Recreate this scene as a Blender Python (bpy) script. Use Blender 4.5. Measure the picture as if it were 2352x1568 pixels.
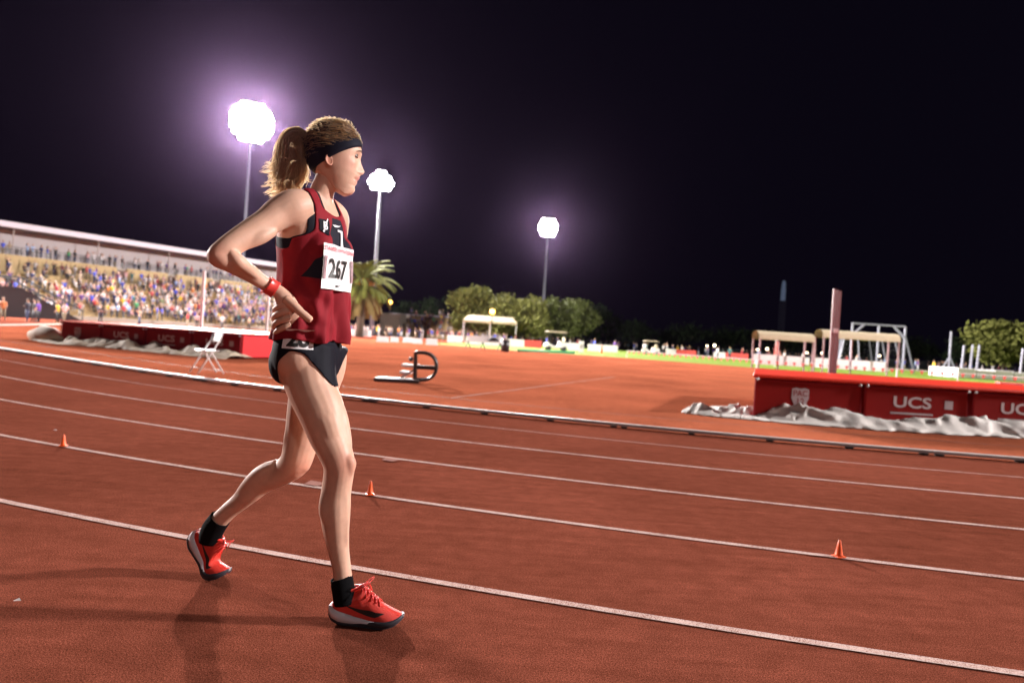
import bpy, bmesh, math, random
import numpy as np
from mathutils import Vector, Matrix, noise as mnoise

for _o in list(bpy.data.objects):
    bpy.data.objects.remove(_o)
scene = bpy.context.scene
col = scene.collection
PI = math.pi
rad = math.radians

# ------------------------------------------------------------------ camera
CAM_H, ROLL, PITCH = 1.055, rad(3.61), rad(0.25)
cam_data = bpy.data.cameras.new('camera')
cam = bpy.data.objects.new('camera', cam_data)
col.objects.link(cam)
cam_data.sensor_width = 36.0
cam_data.lens = 24.0
cam_data.clip_start = 0.05
cam_data.clip_end = 6000.0
cam.matrix_world = (Matrix.Translation((0, 0, CAM_H)) @ Matrix.Rotation(PI / 2 - PITCH, 4, 'X')
                    @ Matrix.Rotation(ROLL, 4, 'Z'))
cam_data.dof.use_dof = True
cam_data.dof.focus_distance = 2.45
cam_data.dof.aperture_fstop = 2.4
scene.camera = cam

# ------------------------------------------------------------------ night sky
world = bpy.data.worlds.new('World')
scene.world = world
world.use_nodes = True
_wn = world.node_tree
_wn.nodes.clear()
_out = _wn.nodes.new('ShaderNodeOutputWorld')
_bg = _wn.nodes.new('ShaderNodeBackground')
_sky = _wn.nodes.new('ShaderNodeTexSky')
_sky.sky_type = 'NISHITA'
_sky.sun_disc = False
_sky.sun_elevation = rad(-8.0)
_sky.sun_rotation = rad(200)
_mix = _wn.nodes.new('ShaderNodeMixRGB')
_mix.blend_type = 'ADD'
_mix.inputs['Fac'].default_value = 1.0
_mix.inputs['Color2'].default_value = (0.015, 0.011, 0.030, 1)      # glow of the town on the night sky
_wn.links.new(_sky.outputs[0], _mix.inputs['Color1'])
_wn.links.new(_mix.outputs[0], _bg.inputs['Color'])
_bg.inputs['Strength'].default_value = 0.13
_wn.links.new(_bg.outputs[0], _out.inputs['Surface'])

# ------------------------------------------------------------------ exposure
scene.view_settings.view_transform = 'Standard'
scene.view_settings.look = 'None'
scene.view_settings.exposure = 0.12
scene.view_settings.gamma = 1.0
scene.view_settings.use_curve_mapping = False
scene.render.engine = 'CYCLES'
scene.cycles.use_denoising = True
scene.cycles.max_bounces = 6
scene.cycles.diffuse_bounces = 3
scene.cycles.glossy_bounces = 3
scene.cycles.transmission_bounces = 4
scene.cycles.volume_bounces = 0
scene.cycles.transparent_max_bounces = 6
scene.cycles.sample_clamp_indirect = 4.0

# floodlight masts: (x, y, head height, aim x, aim y, watts, in view)
LAMP_TINT = (1.0, 0.93, 0.90)


# ------------------------------------------------------------------ helpers
def V(*a):
    return Vector(a)


def material(name, color=(0.5, 0.5, 0.5), rough=0.6, metal=0.0, spec=0.5, var=0.0, scale=8.0, bump=0.0,
             bscale=None, emit=None, estr=0.0, trans=0.0, sss=0.0, sssr=(1, .3, .15), sheen=0.0, coat=0.0):
    m = bpy.data.materials.new(name)
    m.use_nodes = True
    nt = m.node_tree
    b = nt.nodes['Principled BSDF']
    b.inputs['Base Color'].default_value = (*color, 1)
    b.inputs['Roughness'].default_value = rough
    b.inputs['Metallic'].default_value = metal
    b.inputs['Specular IOR Level'].default_value = spec
    if sss:
        b.inputs['Subsurface Weight'].default_value = sss
        b.inputs['Subsurface Radius'].default_value = sssr
        b.inputs['Subsurface Scale'].default_value = 0.008
    if sheen:
        b.inputs['Sheen Weight'].default_value = sheen
    if coat:
        b.inputs['Coat Weight'].default_value = coat
        b.inputs['Coat Roughness'].default_value = .2
    if emit:
        b.inputs['Emission Color'].default_value = (*emit, 1)
        b.inputs['Emission Strength'].default_value = estr
    if var or bump:
        tc = nt.nodes.new('ShaderNodeTexCoord')
        n = nt.nodes.new('ShaderNodeTexNoise')
        n.inputs['Scale'].default_value = scale
        n.inputs['Detail'].default_value = 6
        n.inputs['Roughness'].default_value = 0.6
        nt.links.new(tc.outputs['Object'], n.inputs['Vector'])
        if var:
            hsv = nt.nodes.new('ShaderNodeMixRGB')
            hsv.blend_type = 'MIX'
            hsv.inputs['Color1'].default_value = (*[c * (1 - var) for c in color], 1)
            hsv.inputs['Color2'].default_value = (*[min(1, c * (1 + var)) for c in color], 1)
            nt.links.new(n.outputs['Fac'], hsv.inputs['Fac'])
            nt.links.new(hsv.outputs[0], b.inputs['Base Color'])
        if bump:
            n2 = nt.nodes.new('ShaderNodeTexNoise')
            n2.inputs['Scale'].default_value = bscale or scale * 4
            n2.inputs['Detail'].default_value = 3
            nt.links.new(tc.outputs['Object'], n2.inputs['Vector'])
            bp = nt.nodes.new('ShaderNodeBump')
            bp.inputs['Strength'].default_value = bump
            bp.inputs['Distance'].default_value = 0.01
            nt.links.new(n2.outputs['Fac'], bp.inputs['Height'])
            nt.links.new(bp.outputs[0], b.inputs['Normal'])
    return m


M = {}


def tag(o, label=None, cat=None, group=None, kind=None):
    if label:
        o['label'] = label
    if cat:
        o['category'] = cat
    if group:
        o['group'] = group
    if kind:
        o['kind'] = kind
    return o


def empty(name, loc=(0, 0, 0), rz=0.0):
    o = bpy.data.objects.new(name, None)
    o.empty_display_size = 0.2
    col.objects.link(o)
    o.location = loc
    o.rotation_euler = (0, 0, rz)
    return o


class MB:
    """collects shapes into one mesh"""

    def __init__(self):
        self.v = []
        self.f = []
        self.mi = []
        self.cur = 0

    def add(self, vs, fs, mi=None):
        n = len(self.v)
        self.v.extend([tuple(p) for p in vs])
        for f in fs:
            self.f.append(tuple(i + n for i in f))
            self.mi.append(self.cur if mi is None else mi)
        return self

    def box(self, x0, x1, y0, y1, z0, z1, mi=None):
        vs = [(x, y, z) for z in (z0, z1) for y in (y0, y1) for x in (x0, x1)]
        return self.add(vs, [(0, 2, 3, 1), (4, 5, 7, 6), (0, 1, 5, 4), (2, 6, 7, 3), (0, 4, 6, 2), (1, 3, 7, 5)], mi)

    def bar(self, a, b, w, h=None, up=(0, 0, 1), mi=None):
        a, b = Vector(a), Vector(b)
        h = w if h is None else h
        t = (b - a).normalized()
        u = Vector(up)
        s = t.cross(u)
        if s.length < 1e-5:
            s = t.cross(Vector((1, 0, 0)))
        s.normalize()
        u = s.cross(t).normalized()
        vs = []
        for p in (a, b):
            for q in ((-1, -1), (1, -1), (1, 1), (-1, 1)):
                vs.append(p + s * (q[0] * w / 2) + u * (q[1] * h / 2))
        return self.add(vs, [(3, 2, 1, 0), (4, 5, 6, 7), (0, 1, 5, 4), (1, 2, 6, 5), (2, 3, 7, 6), (3, 0, 4, 7)], mi)

    def tube(self, pts, r, n=8, cap=True, mi=None):
        pts = [Vector(p) for p in pts]
        k = len(pts)
        rs = r if isinstance(r, (list, tuple)) else [r] * k
        vs = []
        prev = None
        for i, p in enumerate(pts):
            t = (pts[min(i + 1, k - 1)] - pts[max(i - 1, 0)])
            if t.length < 1e-9:
                t = Vector((0, 0, 1))
            t.normalize()
            if prev is None:
                a = t.orthogonal().normalized()
            else:
                a = prev - t * prev.dot(t)
                a = a.normalized() if a.length > 1e-6 else t.orthogonal().normalized()
            prev = a
            b = t.cross(a)
            for j in range(n):
                th = 2 * PI * j / n
                vs.append(p + (a * math.cos(th) + b * math.sin(th)) * rs[i])
        fs = []
        for i in range(k - 1):
            for j in range(n):
                fs.append((i * n + j, i * n + (j + 1) % n, (i + 1) * n + (j + 1) % n, (i + 1) * n + j))
        if cap:
            fs.append(tuple(reversed(range(n))))
            fs.append(tuple((k - 1) * n + j for j in range(n)))
        return self.add(vs, fs, mi)

    def ribbon(self, pts, r, side, mi=None):
        k = len(pts)
        vs = []
        for i, p in enumerate(pts):
            t = (pts[min(i + 1, k - 1)] - pts[max(i - 1, 0)])
            s = t.cross(side)
            s = s.normalized() if s.length > 1e-9 else Vector((1, 0, 0))
            vs += [p - s * r[i], p + s * r[i]]
        return self.add(vs, [(2 * i, 2 * i + 1, 2 * i + 3, 2 * i + 2) for i in range(k - 1)], mi)

    def rings(self, rings, cap=True, mi=None):
        n = len(rings[0])
        vs = [p for r in rings for p in r]
        fs = []
        for i in range(len(rings) - 1):
            for j in range(n):
                fs.append((i * n + j, i * n + (j + 1) % n, (i + 1) * n + (j + 1) % n, (i + 1) * n + j))
        if cap:
            fs.append(tuple(reversed(range(n))))
            fs.append(tuple((len(rings) - 1) * n + j for j in range(n)))
        return self.add(vs, fs, mi)

    def sphere(self, c, r, nu=10, nv=7, mi=None):
        c = Vector(c)
        rx, ry, rz = r if isinstance(r, (tuple, list)) else (r, r, r)
        rs = []
        for i in range(1, nv):
            ph = PI * i / nv
            rs.append([c + Vector((rx * math.sin(ph) * math.cos(2 * PI * j / nu), ry * math.sin(ph) * math.sin(2 * PI * j / nu),
                                   -rz * math.cos(ph))) for j in range(nu)])
        n0 = len(self.v)
        self.rings(rs, cap=False, mi=mi)
        b, t = len(self.v), len(self.v) + 1
        self.v.append(tuple(c - Vector((0, 0, rz))))
        self.v.append(tuple(c + Vector((0, 0, rz))))
        L = n0 + (nv - 2) * nu
        for j in range(nu):
            self.f.append((n0 + (j + 1) % nu, n0 + j, b))
            self.f.append((L + j, L + (j + 1) % nu, t))
            self.mi += [self.cur if mi is None else mi] * 2
        return self

    def grid(self, P, mi=None, close=False):
        """P: rows of points"""
        n = len(P[0])
        vs = [p for r in P for p in r]
        fs = []
        for i in range(len(P) - 1):
            for j in range(n if close else n - 1):
                fs.append((i * n + j, i * n + (j + 1) % n, (i + 1) * n + (j + 1) % n, (i + 1) * n + j))
        return self.add(vs, fs, mi)

    def mesh(self, name, mats, smooth=False, bevel=0):
        me = bpy.data.meshes.new(name)
        me.from_pydata(self.v, [], self.f)
        for m in (mats if isinstance(mats, (list, tuple)) else [mats]):
            me.materials.append(m)
        if len(me.polygons):
            me.polygons.foreach_set('material_index', self.mi)
            me.polygons.foreach_set('use_smooth', [bool(smooth)] * len(me.polygons))
        me.update()
        return me

    def build(self, name, mats, parent=None, smooth=False, bevel=0.0, world=False):
        o = bpy.data.objects.new(name, self.mesh(name, mats, smooth))
        col.objects.link(o)
        if parent is not None:
            o.parent = parent
            if world:
                o.matrix_parent_inverse = parent.matrix_basis.inverted()
        if bevel:
            bv = o.modifiers.new('bevel', 'BEVEL')
            bv.width = bevel
            bv.segments = 2
            bv.limit_method = 'ANGLE'
        return o


def copy_tree(o, parent=None):
    c = o.copy()
    col.objects.link(c)
    c.parent = parent
    for ch in list(o.children):
        copy_tree(ch, c)
    return c


# the camera's pinhole, to turn a photograph position at a known distance into a place in the world
_R = cam.matrix_world.to_3x3()
CAM_RIGHT, CAM_UP, CAM_FWD = _R @ V(1, 0, 0), _R @ V(0, 1, 0), _R @ V(0, 0, -1)
FPX = 1568.0


def at(u, v, Y):
    d = CAM_FWD * FPX + CAM_RIGHT * (u - 1176) + CAM_UP * (784 - v)
    return V(0, 0, CAM_H) + d * (Y / d.y)


def gnd(u, v, z=0.0):
    d = CAM_FWD * FPX + CAM_RIGHT * (u - 1176) + CAM_UP * (784 - v)
    return V(0, 0, CAM_H) + d * ((z - CAM_H) / d.z)


def catmull(pts, n):
    """smooth a list of equal-length tuples; n samples per span"""
    P = np.array(pts, float)
    out = []
    for i in range(len(P) - 1):
        p0, p1, p2, p3 = P[max(i - 1, 0)], P[i], P[i + 1], P[min(i + 2, len(P) - 1)]
        for k in range(n):
            t = k / n
            out.append(0.5 * (2 * p1 + (p2 - p0) * t + (2 * p0 - 5 * p1 + 4 * p2 - p3) * t * t + (3 * p1 - p0 - 3 * p2 + p3) * t ** 3))
    out.append(P[-1])
    return out


def interp(x, xs, ys):
    return float(np.interp(x, xs, ys))
# =================================================================== SETTING
BC = V(8.916, 35.161, 0)          # centre of the near bend
KERB_R, LANE = 27.44, 1.22


def track_material(name, base, spec=0.0):
    m = bpy.data.materials.new(name)
    m.use_nodes = True
    nt = m.node_tree
    b = nt.nodes['Principled BSDF']
    tc = nt.nodes.new('ShaderNodeTexCoord')

    def nz(sc, det=3, rough=.55):
        n = nt.nodes.new('ShaderNodeTexNoise')
        n.inputs['Scale'].default_value = sc
        n.inputs['Detail'].default_value = det
        n.inputs['Roughness'].default_value = rough
        nt.links.new(tc.outputs['Object'], n.inputs['Vector'])
        return n

    def ramp(src, a, bb, ca, cb):
        r = nt.nodes.new('ShaderNodeValToRGB')
        r.color_ramp.elements[0].position = a
        r.color_ramp.elements[1].position = bb
        r.color_ramp.elements[0].color = (*ca, 1)
        r.color_ramp.elements[1].color = (*cb, 1)
        nt.links.new(src, r.inputs['Fac'])
        return r
    big, grain, mid = nz(0.35, 5), nz(250, 2, .75), nz(9, 6, .65)
    vor = nt.nodes.new('ShaderNodeTexVoronoi')
    vor.inputs['Scale'].default_value = 360
    nt.links.new(tc.outputs['Object'], vor.inputs['Vector'])
    r1 = ramp(big.outputs['Fac'], .3, .7, [c * .74 for c in base], [c * 1.22 for c in base])
    gr2 = nz(135, 3, .8)
    r4 = ramp(gr2.outputs['Fac'], .36, .64, (.66, .64, .64), (1.36, 1.40, 1.42))
    r2 = ramp(grain.outputs['Fac'], .36, .66, (.40, .38, .38), (1.62, 1.72, 1.78))
    r3 = ramp(mid.outputs['Fac'], .3, .7, (.82, .82, .82), (1.15, 1.15, 1.15))
    m1 = nt.nodes.new('ShaderNodeMixRGB')
    m1.blend_type = 'MULTIPLY'
    m1.inputs['Fac'].default_value = 1
    nt.links.new(r1.outputs[0], m1.inputs['Color1'])
    nt.links.new(r2.outputs[0], m1.inputs['Color2'])
    m2 = nt.nodes.new('ShaderNodeMixRGB')
    m2.blend_type = 'MULTIPLY'
    m2.inputs['Fac'].default_value = 1
    nt.links.new(m1.outputs[0], m2.inputs['Color1'])
    nt.links.new(r3.outputs[0], m2.inputs['Color2'])
    mp = nt.nodes.new('ShaderNodeMapping')
    mp.inputs['Scale'].default_value = (.9, 7.5, 1)
    mp.inputs['Rotation'].default_value = (0, 0, rad(14))
    nt.links.new(tc.outputs['Object'], mp.inputs['Vector'])
    sk = nz(1.6, 6, .7)
    nt.links.new(mp.outputs[0], sk.inputs['Vector'])
    r5 = ramp(sk.outputs['Fac'], .35, .68, (.86, .86, .86), (1.14, 1.15, 1.16))
    m4 = nt.nodes.new('ShaderNodeMixRGB')
    m4.blend_type = 'MULTIPLY'
    m4.inputs['Fac'].default_value = 1
    nt.links.new(m2.outputs[0], m4.inputs['Color1'])
    nt.links.new(r5.outputs[0], m4.inputs['Color2'])
    m2 = m4
    m3 = nt.nodes.new('ShaderNodeMixRGB')
    m3.blend_type = 'MULTIPLY'
    m3.inputs['Fac'].default_value = 1
    nt.links.new(m2.outputs[0], m3.inputs['Color1'])
    nt.links.new(r4.outputs[0], m3.inputs['Color2'])
    nt.links.new(m3.outputs[0], b.inputs['Base Color'])
    b.inputs['Roughness'].default_value = 0.85
    b.inputs['Specular IOR Level'].default_value = spec
    bp = nt.nodes.new('ShaderNodeBump')
    bp.inputs['Strength'].default_value = 0.3
    bp.inputs['Distance'].default_value = 0.003
    nt.links.new(vor.outputs['Distance'], bp.inputs['Height'])
    nt.links.new(bp.outputs[0], b.inputs['Normal'])
    return m


M['track'] = track_material('dim_track_rubber', (0.155, 0.041, 0.024))  # weaker light on the near track put into a darker colour
M['apron'] = track_material('lit_apron_rubber', (0.30, 0.080, 0.040), .0)  # stronger floodlight on the apron put into a lighter colour
M['ground'] = material('dark_soil', (0.03, 0.035, 0.02), .9, var=.4, scale=.4)
M['grass'] = material('turf', (0.125, 0.185, 0.014), .9, spec=.1, var=.35, scale=.6, bump=.4, bscale=30)


def line_material():
    m = material('worn_line_paint', (.62, .58, .55), .85, spec=0.0)
    nt = m.node_tree
    b = nt.nodes['Principled BSDF']
    tc = nt.nodes.new('ShaderNodeTexCoord')
    n = nt.nodes.new('ShaderNodeTexNoise')
    n.inputs['Scale'].default_value = 190
    n.inputs['Detail'].default_value = 3
    n2 = nt.nodes.new('ShaderNodeTexNoise')
    n2.inputs['Scale'].default_value = 5
    nt.links.new(tc.outputs['Object'], n.inputs['Vector'])
    nt.links.new(tc.outputs['Object'], n2.inputs['Vector'])
    ad = nt.nodes.new('ShaderNodeMath')
    ad.operation = 'MULTIPLY_ADD'
    ad.inputs[1].default_value = .35
    nt.links.new(n2.outputs['Fac'], ad.inputs[0])
    nt.links.new(n.outputs['Fac'], ad.inputs[2])
    r = nt.nodes.new('ShaderNodeValToRGB')
    r.color_ramp.elements[0].position = .50
    r.color_ramp.elements[1].position = .72
    r.color_ramp.elements[0].color = (.17, .07, .052, 1)
    r.color_ramp.elements[1].color = (.50, .36, .325, 1)
    nt.links.new(ad.outputs[0], r.inputs['Fac'])
    nt.links.new(r.outputs[0], b.inputs['Base Color'])
    bp = nt.nodes.new('ShaderNodeBump')
    bp.inputs['Strength'].default_value = .5
    bp.inputs['Distance'].default_value = .004
    nt.links.new(n.outputs['Fac'], bp.inputs['Height'])
    nt.links.new(bp.outputs[0], b.inputs['Normal'])
    return m


M['line'] = line_material()
M['seam'] = material('seam_rubber', (.05, .022, .018), .8)

g = MB()
g.add([(-900, -900, -.02), (900, -900, -.02), (900, 900, -.02), (-900, 900, -.02)], [(0, 1, 2, 3)])
tag(g.build('ground', M['ground']), kind='structure')

# direction of the home straight, and across it towards the grandstand
AX = V(.53, .848, 0).normalized()
NX = V(-AX.y, AX.x, 0)
A_LEFT = math.atan2(-22.6, -15.9)          # the bend eases into a straight here
A_RIGHT = rad(-10)


def lane_path(R, n=220):
    """one lane edge: straight at the left, then the near bend"""
    d0 = V(math.cos(A_LEFT), math.sin(A_LEFT), 0)
    t0 = V(d0.y, -d0.x, 0)
    pts = [BC + d0 * R + t0 * (42 - 42 * k / 14) for k in range(14)]
    for k in range(n + 1):
        a = A_LEFT + (A_RIGHT - A_LEFT) * k / n
        pts.append(BC + V(math.cos(a), math.sin(a), 0) * R)
    return pts


def strip(R0, R1, z, n=220):
    m = MB()
    m.grid([[p + V(0, 0, z) for p in lane_path(R1, n)], [p + V(0, 0, z) for p in lane_path(R0, n)]])
    return m


tk = MB()
tk.add([(-110, -30, 0), (60, -30, 0), (60, 40, 0), (-18, 150, 0), (-110, 110, 0)], [(0, 1, 2, 3, 4)])
tag(tk.build('running_track', M['track']), kind='structure')
ap = MB()
pp = [p for p in lane_path(KERB_R - .02, 90) if p.x > -30] 
ring = [(p.x, p.y, .004) for p in pp] + [(40, 48, .004), (36, 62, .004), (-9, 78, .004), (-24, 70, .004)]
ap.add(ring, [tuple(range(len(ring)))])
tag(ap.build('apron', M['apron']), kind='structure')
tf = MB()
tp = [V(-9, 71.5), V(.6, 60), V(10.5, 58.5), V(18.5, 51.5), V(27, 50.2), V(37, 43), V(110, 90), V(110, 150), V(1, 150)]
tf.add([(p.x, p.y, .008) for p in tp], [tuple(range(len(tp)))])
tag(tf.build('turf', M['grass']), kind='structure')
for k in range(5):
    Rk = KERB_R + LANE * (k + 1)
    w = .047 if k else .026
    tag(strip(Rk - w / 2, Rk + w / 2, .004, 260).build('lane_line', M['line']), kind='structure')
tag(strip(25.78, 25.81, .008, 260).build('seam_strip', M['seam']), kind='structure')
dl = MB()
a, b = V(-.95, 11.29, .012), V(3.4, 22.3, .012)
s = (b - a).normalized().cross(V(0, 0, 1)) * .02
dl.add([a - s, a + s, b + s, b - s], [(0, 1, 2, 3)])
tag(dl.build('apron_line', M['line']), kind='structure')
wl = MB()
a, b, c, d = gnd(-20, 749), gnd(142, 746), gnd(142, 743), gnd(-20, 744.5)
wl.add([(q.x, q.y, .012) for q in (a, b, c, d)], [(0, 1, 2, 3)])
tag(wl.build('far_line', M['line']), kind='structure')

# the raised aluminium kerb on small feet
M['kerb'] = material('kerb_aluminium', (.48, .42, .41), .5, metal=.2, spec=.2, var=.3, scale=3, bump=.1, bscale=60)
M['kerb_foot'] = material('kerb_foot_rubber', (.03, .02, .02), .8)
kerb = empty('track_kerb', BC + V(0, -KERB_R, 0))
tag(kerb, 'low raised metal kerb rail curving along the inside of the track', 'kerb')
KP = lane_path(KERB_R, 400)
_cum = [0.0]
for _p, _q in zip(KP, KP[1:]):
    _cum.append(_cum[-1] + (_q - _p).length)


def kerb_at(t):
    """point and outward direction at arc length t"""
    i = min(max(int(np.searchsorted(_cum, t)) - 1, 0), len(KP) - 2)
    k = (t - _cum[i]) / (_cum[i + 1] - _cum[i])
    d = (KP[i + 1] - KP[i]).normalized()
    return KP[i].lerp(KP[i + 1], k), V(d.y, -d.x, 0), d


rnd = random.Random(4)
for k in range(6, 24):
    m = MB()
    t0, t1 = k * 3.66 + .006, (k + 1) * 3.66 - .006
    prof = [(-.042, .016), (-.042, .052), (-.036, .06), (.036, .06), (.042, .052), (.042, .022)]
    rows = []
    for i in range(11):
        c, o_, _d = kerb_at(t0 + (t1 - t0) * i / 10)
        rows.append([c + o_ * q[0] + V(0, 0, q[1]) for q in prof])
    m.rings(rows)
    m.build('rail', M['kerb'], kerb, world=True)
    for t in (.02, .25, .5, .75, .98):
        f = MB()
        c, o_, e = kerb_at(t0 + (t1 - t0) * (t + rnd.uniform(-.01, .01)))
        c = c + o_ * .012
        f.bar(c - e * .035 + V(0, 0, .012), c + e * .035 + V(0, 0, .012), .1, .024)
        f.build('foot', M['kerb_foot'], kerb, world=True)
# =================================================================== GRANDSTAND AND CROWD
def text_mesh(txt, size, bold=0.0, xs=1.0, cuts=True):
    c = bpy.data.curves.new('txt', 'FONT')
    c.body = txt
    c.size = size
    c.align_x = 'CENTER'
    c.align_y = 'CENTER'
    c.offset = bold
    c.fill_mode = 'FRONT'
    c.resolution_u = 4
    o = bpy.data.objects.new('txt', c)
    col.objects.link(o)
    me = o.evaluated_get(bpy.context.evaluated_depsgraph_get()).to_mesh()
    bm = bmesh.new()
    bm.from_mesh(me)
    bmesh.ops.triangulate(bm, faces=bm.faces)
    if cuts:
        bmesh.ops.subdivide_edges(bm, edges=[e for e in bm.edges if e.calc_length() > size * .18], cuts=2, use_grid_fill=True)
        bmesh.ops.triangulate(bm, faces=bm.faces)
    bm.verts.ensure_lookup_table()
    vs = [(v.co.x * xs, v.co.y) for v in bm.verts]
    fs = [tuple(v.index for v in f.verts) for f in bm.faces]
    bm.free()
    bpy.data.objects.remove(o)
    return vs, fs


M['tan'] = material('tan_painted_concrete', (.42, .30, .14), .75, var=.18, scale=1.5)
M['tan_wall'] = material('tan_wall', (.46, .33, .16), .7, var=.1, scale=.8)
M['conc'] = material('concrete', (.36, .32, .27), .8, var=.15, scale=1.2)
M['roof_metal'] = material('pale_metal_roof', (.60, .56, .64), .6, spec=.2, var=.06, scale=.6)
M['soffit'] = material('brown_soffit', (.16, .10, .085), .8, var=.15, scale=1)
M['pink_wall'] = material('white_back_wall', (.42, .37, .38), .7, var=.06, scale=.5)
M['dark_metal'] = material('dark_steel', (.02, .02, .022), .5, metal=.3)
M['white_steel'] = material('white_painted_steel', (.7, .67, .68), .4)
M['upright_grey'] = material('grey_post', (.30, .25, .24), .6)
M['dark_open'] = material('dark_opening', (.03, .02, .022), .9)

SA = V(-54.5, 71.0, 0)


def sp(s, n, z=0.0):
    return SA + AX * s + NX * n + V(0, 0, z)


stand = empty('grandstand', SA)
tag(stand, 'long roofed grandstand with tan tiers full of spectators at the left', 'grandstand')
S0, S1 = -16.0, 50.0


def sbox(m, s0, s1, n0, n1, z0, z1, mi=None):
    vs = [sp(s, n, z) for z in (z0, z1) for n in (n0, n1) for s in (s0, s1)]
    m.add(vs, [(0, 1, 3, 2), (4, 6, 7, 5), (0, 4, 5, 1), (2, 3, 7, 6), (0, 2, 6, 4), (1, 5, 7, 3)], mi)


def spart(name, mt, *boxes, parent=None):
    m = MB()
    for b in boxes:
        sbox(m, *b)
    o = bpy.data.objects.new(name, m.mesh(name, mt))
    col.objects.link(o)
    o.parent = parent or stand
    o.matrix_parent_inverse = Matrix.Translation(SA).inverted() if parent is None else Matrix.Identity(4)
    return o


NROW, RD, RH = 11, .92, .47
for k in range(NROW):
    n0, z = .9 + k * RD, .55 + k * RH
    spart('tier', M['tan'], (S0, S1, n0, n0 + RD + (.0 if k < NROW - 1 else .0), (0 if k == 0 else z - RH - .05), z))
    # the seat plank on the tier's back half, in lengths between the stairs
    s = S0 + .4
    while s < S1 - 2:
        spart('seat_plank', M['tan_wall'], (s, s + 7.6, n0 + .42, n0 + .80, z + .28, z + .34))
        s += 9.0
spart('front_wall', M['conc'], (S0, S1, .0, .9, 0, .5))
zc = .55 + (NROW - 1) * RH
nc = .9 + NROW * RD
spart('cross_aisle', M['conc'], (S0, S1, nc, nc + 1.5, zc - .8, zc))
for k in range(9):
    s = S0 + .2 + k * 7.3
    spart('wall_panel', M['tan_wall'], (s, s + (5.9 if k > 3 else 7.26), nc + 1.5, nc + 1.75, zc, zc + 2.15))
spart('gallery_floor', M['conc'], (S0, S1, nc + 1.76, nc + 5.6, zc + 1.75, zc + 2.1))
spart('under_wall', M['soffit'], (S0, S1, nc + 1.8, nc + 2.0, 0, zc + 1.7))
zg = zc + 2.1
spart('back_wall', M['pink_wall'], (S0 + 13, S1, nc + 5.6, nc + 5.8, zg, zg + 3.28))
spart('back_wall', M['soffit'], (S0, S0 + 12.95, nc + 5.6, nc + 5.8, zg, zg + 3.28))
rf = spart('roof', M['roof_metal'], (S0 - .5, S1 + .5, nc + 1.3, nc + 7.5, zg + 3.45, zg + 3.9), (S0 - .5, S1 + .5, nc + 1.0, nc + 1.28, zg + 3.30, zg + 3.98))
spart('soffit', M['soffit'], (S0, S1, nc + 1.3, nc + 7.2, zg + 3.30, zg + 3.44), parent=rf)
for k in range(7):
    s = S0 + 3 + k * 10
    spart('roof_post', M['upright_grey'], (s, s + .12, nc + 2.2, nc + 2.32, zg, zg + 3.29))
for k in range(9):
    s = S0 + .3 + k * 7.3
    m = MB()
    for z in (.35, .7, 1.05):
        m.bar(sp(s, nc + 1.9, zg + z), sp(s + 6.6, nc + 1.9, zg + z), .05)
    for i in range(5):
        m.bar(sp(s + i * 1.65, nc + 1.9, zg), sp(s + i * 1.65, nc + 1.9, zg + 1.05), .05)
    o = sub_o = bpy.data.objects.new('railing', m.mesh('railing', M['dark_metal']))
    col.objects.link(o)
    o.parent = stand
    o.matrix_parent_inverse = Matrix.Translation(SA).inverted()
for k in range(12):
    s = S0 + 3 + k * 5.2
    m = MB()
    m.bar(sp(s, .1, .5), sp(s, .1, 1.35), .05)
    m.bar(sp(s, .1, 1.32), sp(s + 5.2, .1, 1.32), .05)
    m.bar(sp(s, .1, .9), sp(s + 5.2, .1, .9), .04)
    o = bpy.data.objects.new('front_rail', m.mesh('front_rail', M['dark_metal']))
    col.objects.link(o)
    o.parent = stand
    o.matrix_parent_inverse = Matrix.Translation(SA).inverted()
# dark ramp with black hand rails at the near end
rm = MB()
rm.add([sp(1.5, -3.2, 0), sp(7.6, -3.2, 0), sp(7.6, -.2, 0), sp(1.5, -.2, 0), sp(1.5, -3.2, 3.1), sp(1.5, -.2, 3.1), sp(-4, -3.2, 3.1), sp(-4, -.2, 3.1), sp(-4, -3.2, 0), sp(-4, -.2, 0)],
       [(0, 1, 4), (3, 5, 2), (1, 2, 5, 4), (4, 5, 7, 6), (0, 4, 6, 8), (3, 9, 7, 5), (8, 6, 7, 9)])
ramp = rm.build('access_ramp', M['dark_open'])
tag(ramp, 'dark sloping access ramp in front of the near end of the grandstand', 'ramp')
for nn in (-3.25, -.15):
    m = MB()
    m.bar(sp(7.7, nn, 1.05), sp(1.5, nn, 4.15), .16)
    m.bar(sp(1.5, nn, 4.15), sp(-4, nn, 4.15), .16)
    for q in range(5):
        m.bar(sp(7.6 - q * 1.5, nn, .02 + q * .75), sp(7.6 - q * 1.5, nn, 1.05 + q * .75), .09)
    o = m.build('hand_rail', M['dark_metal'], ramp)

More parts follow.
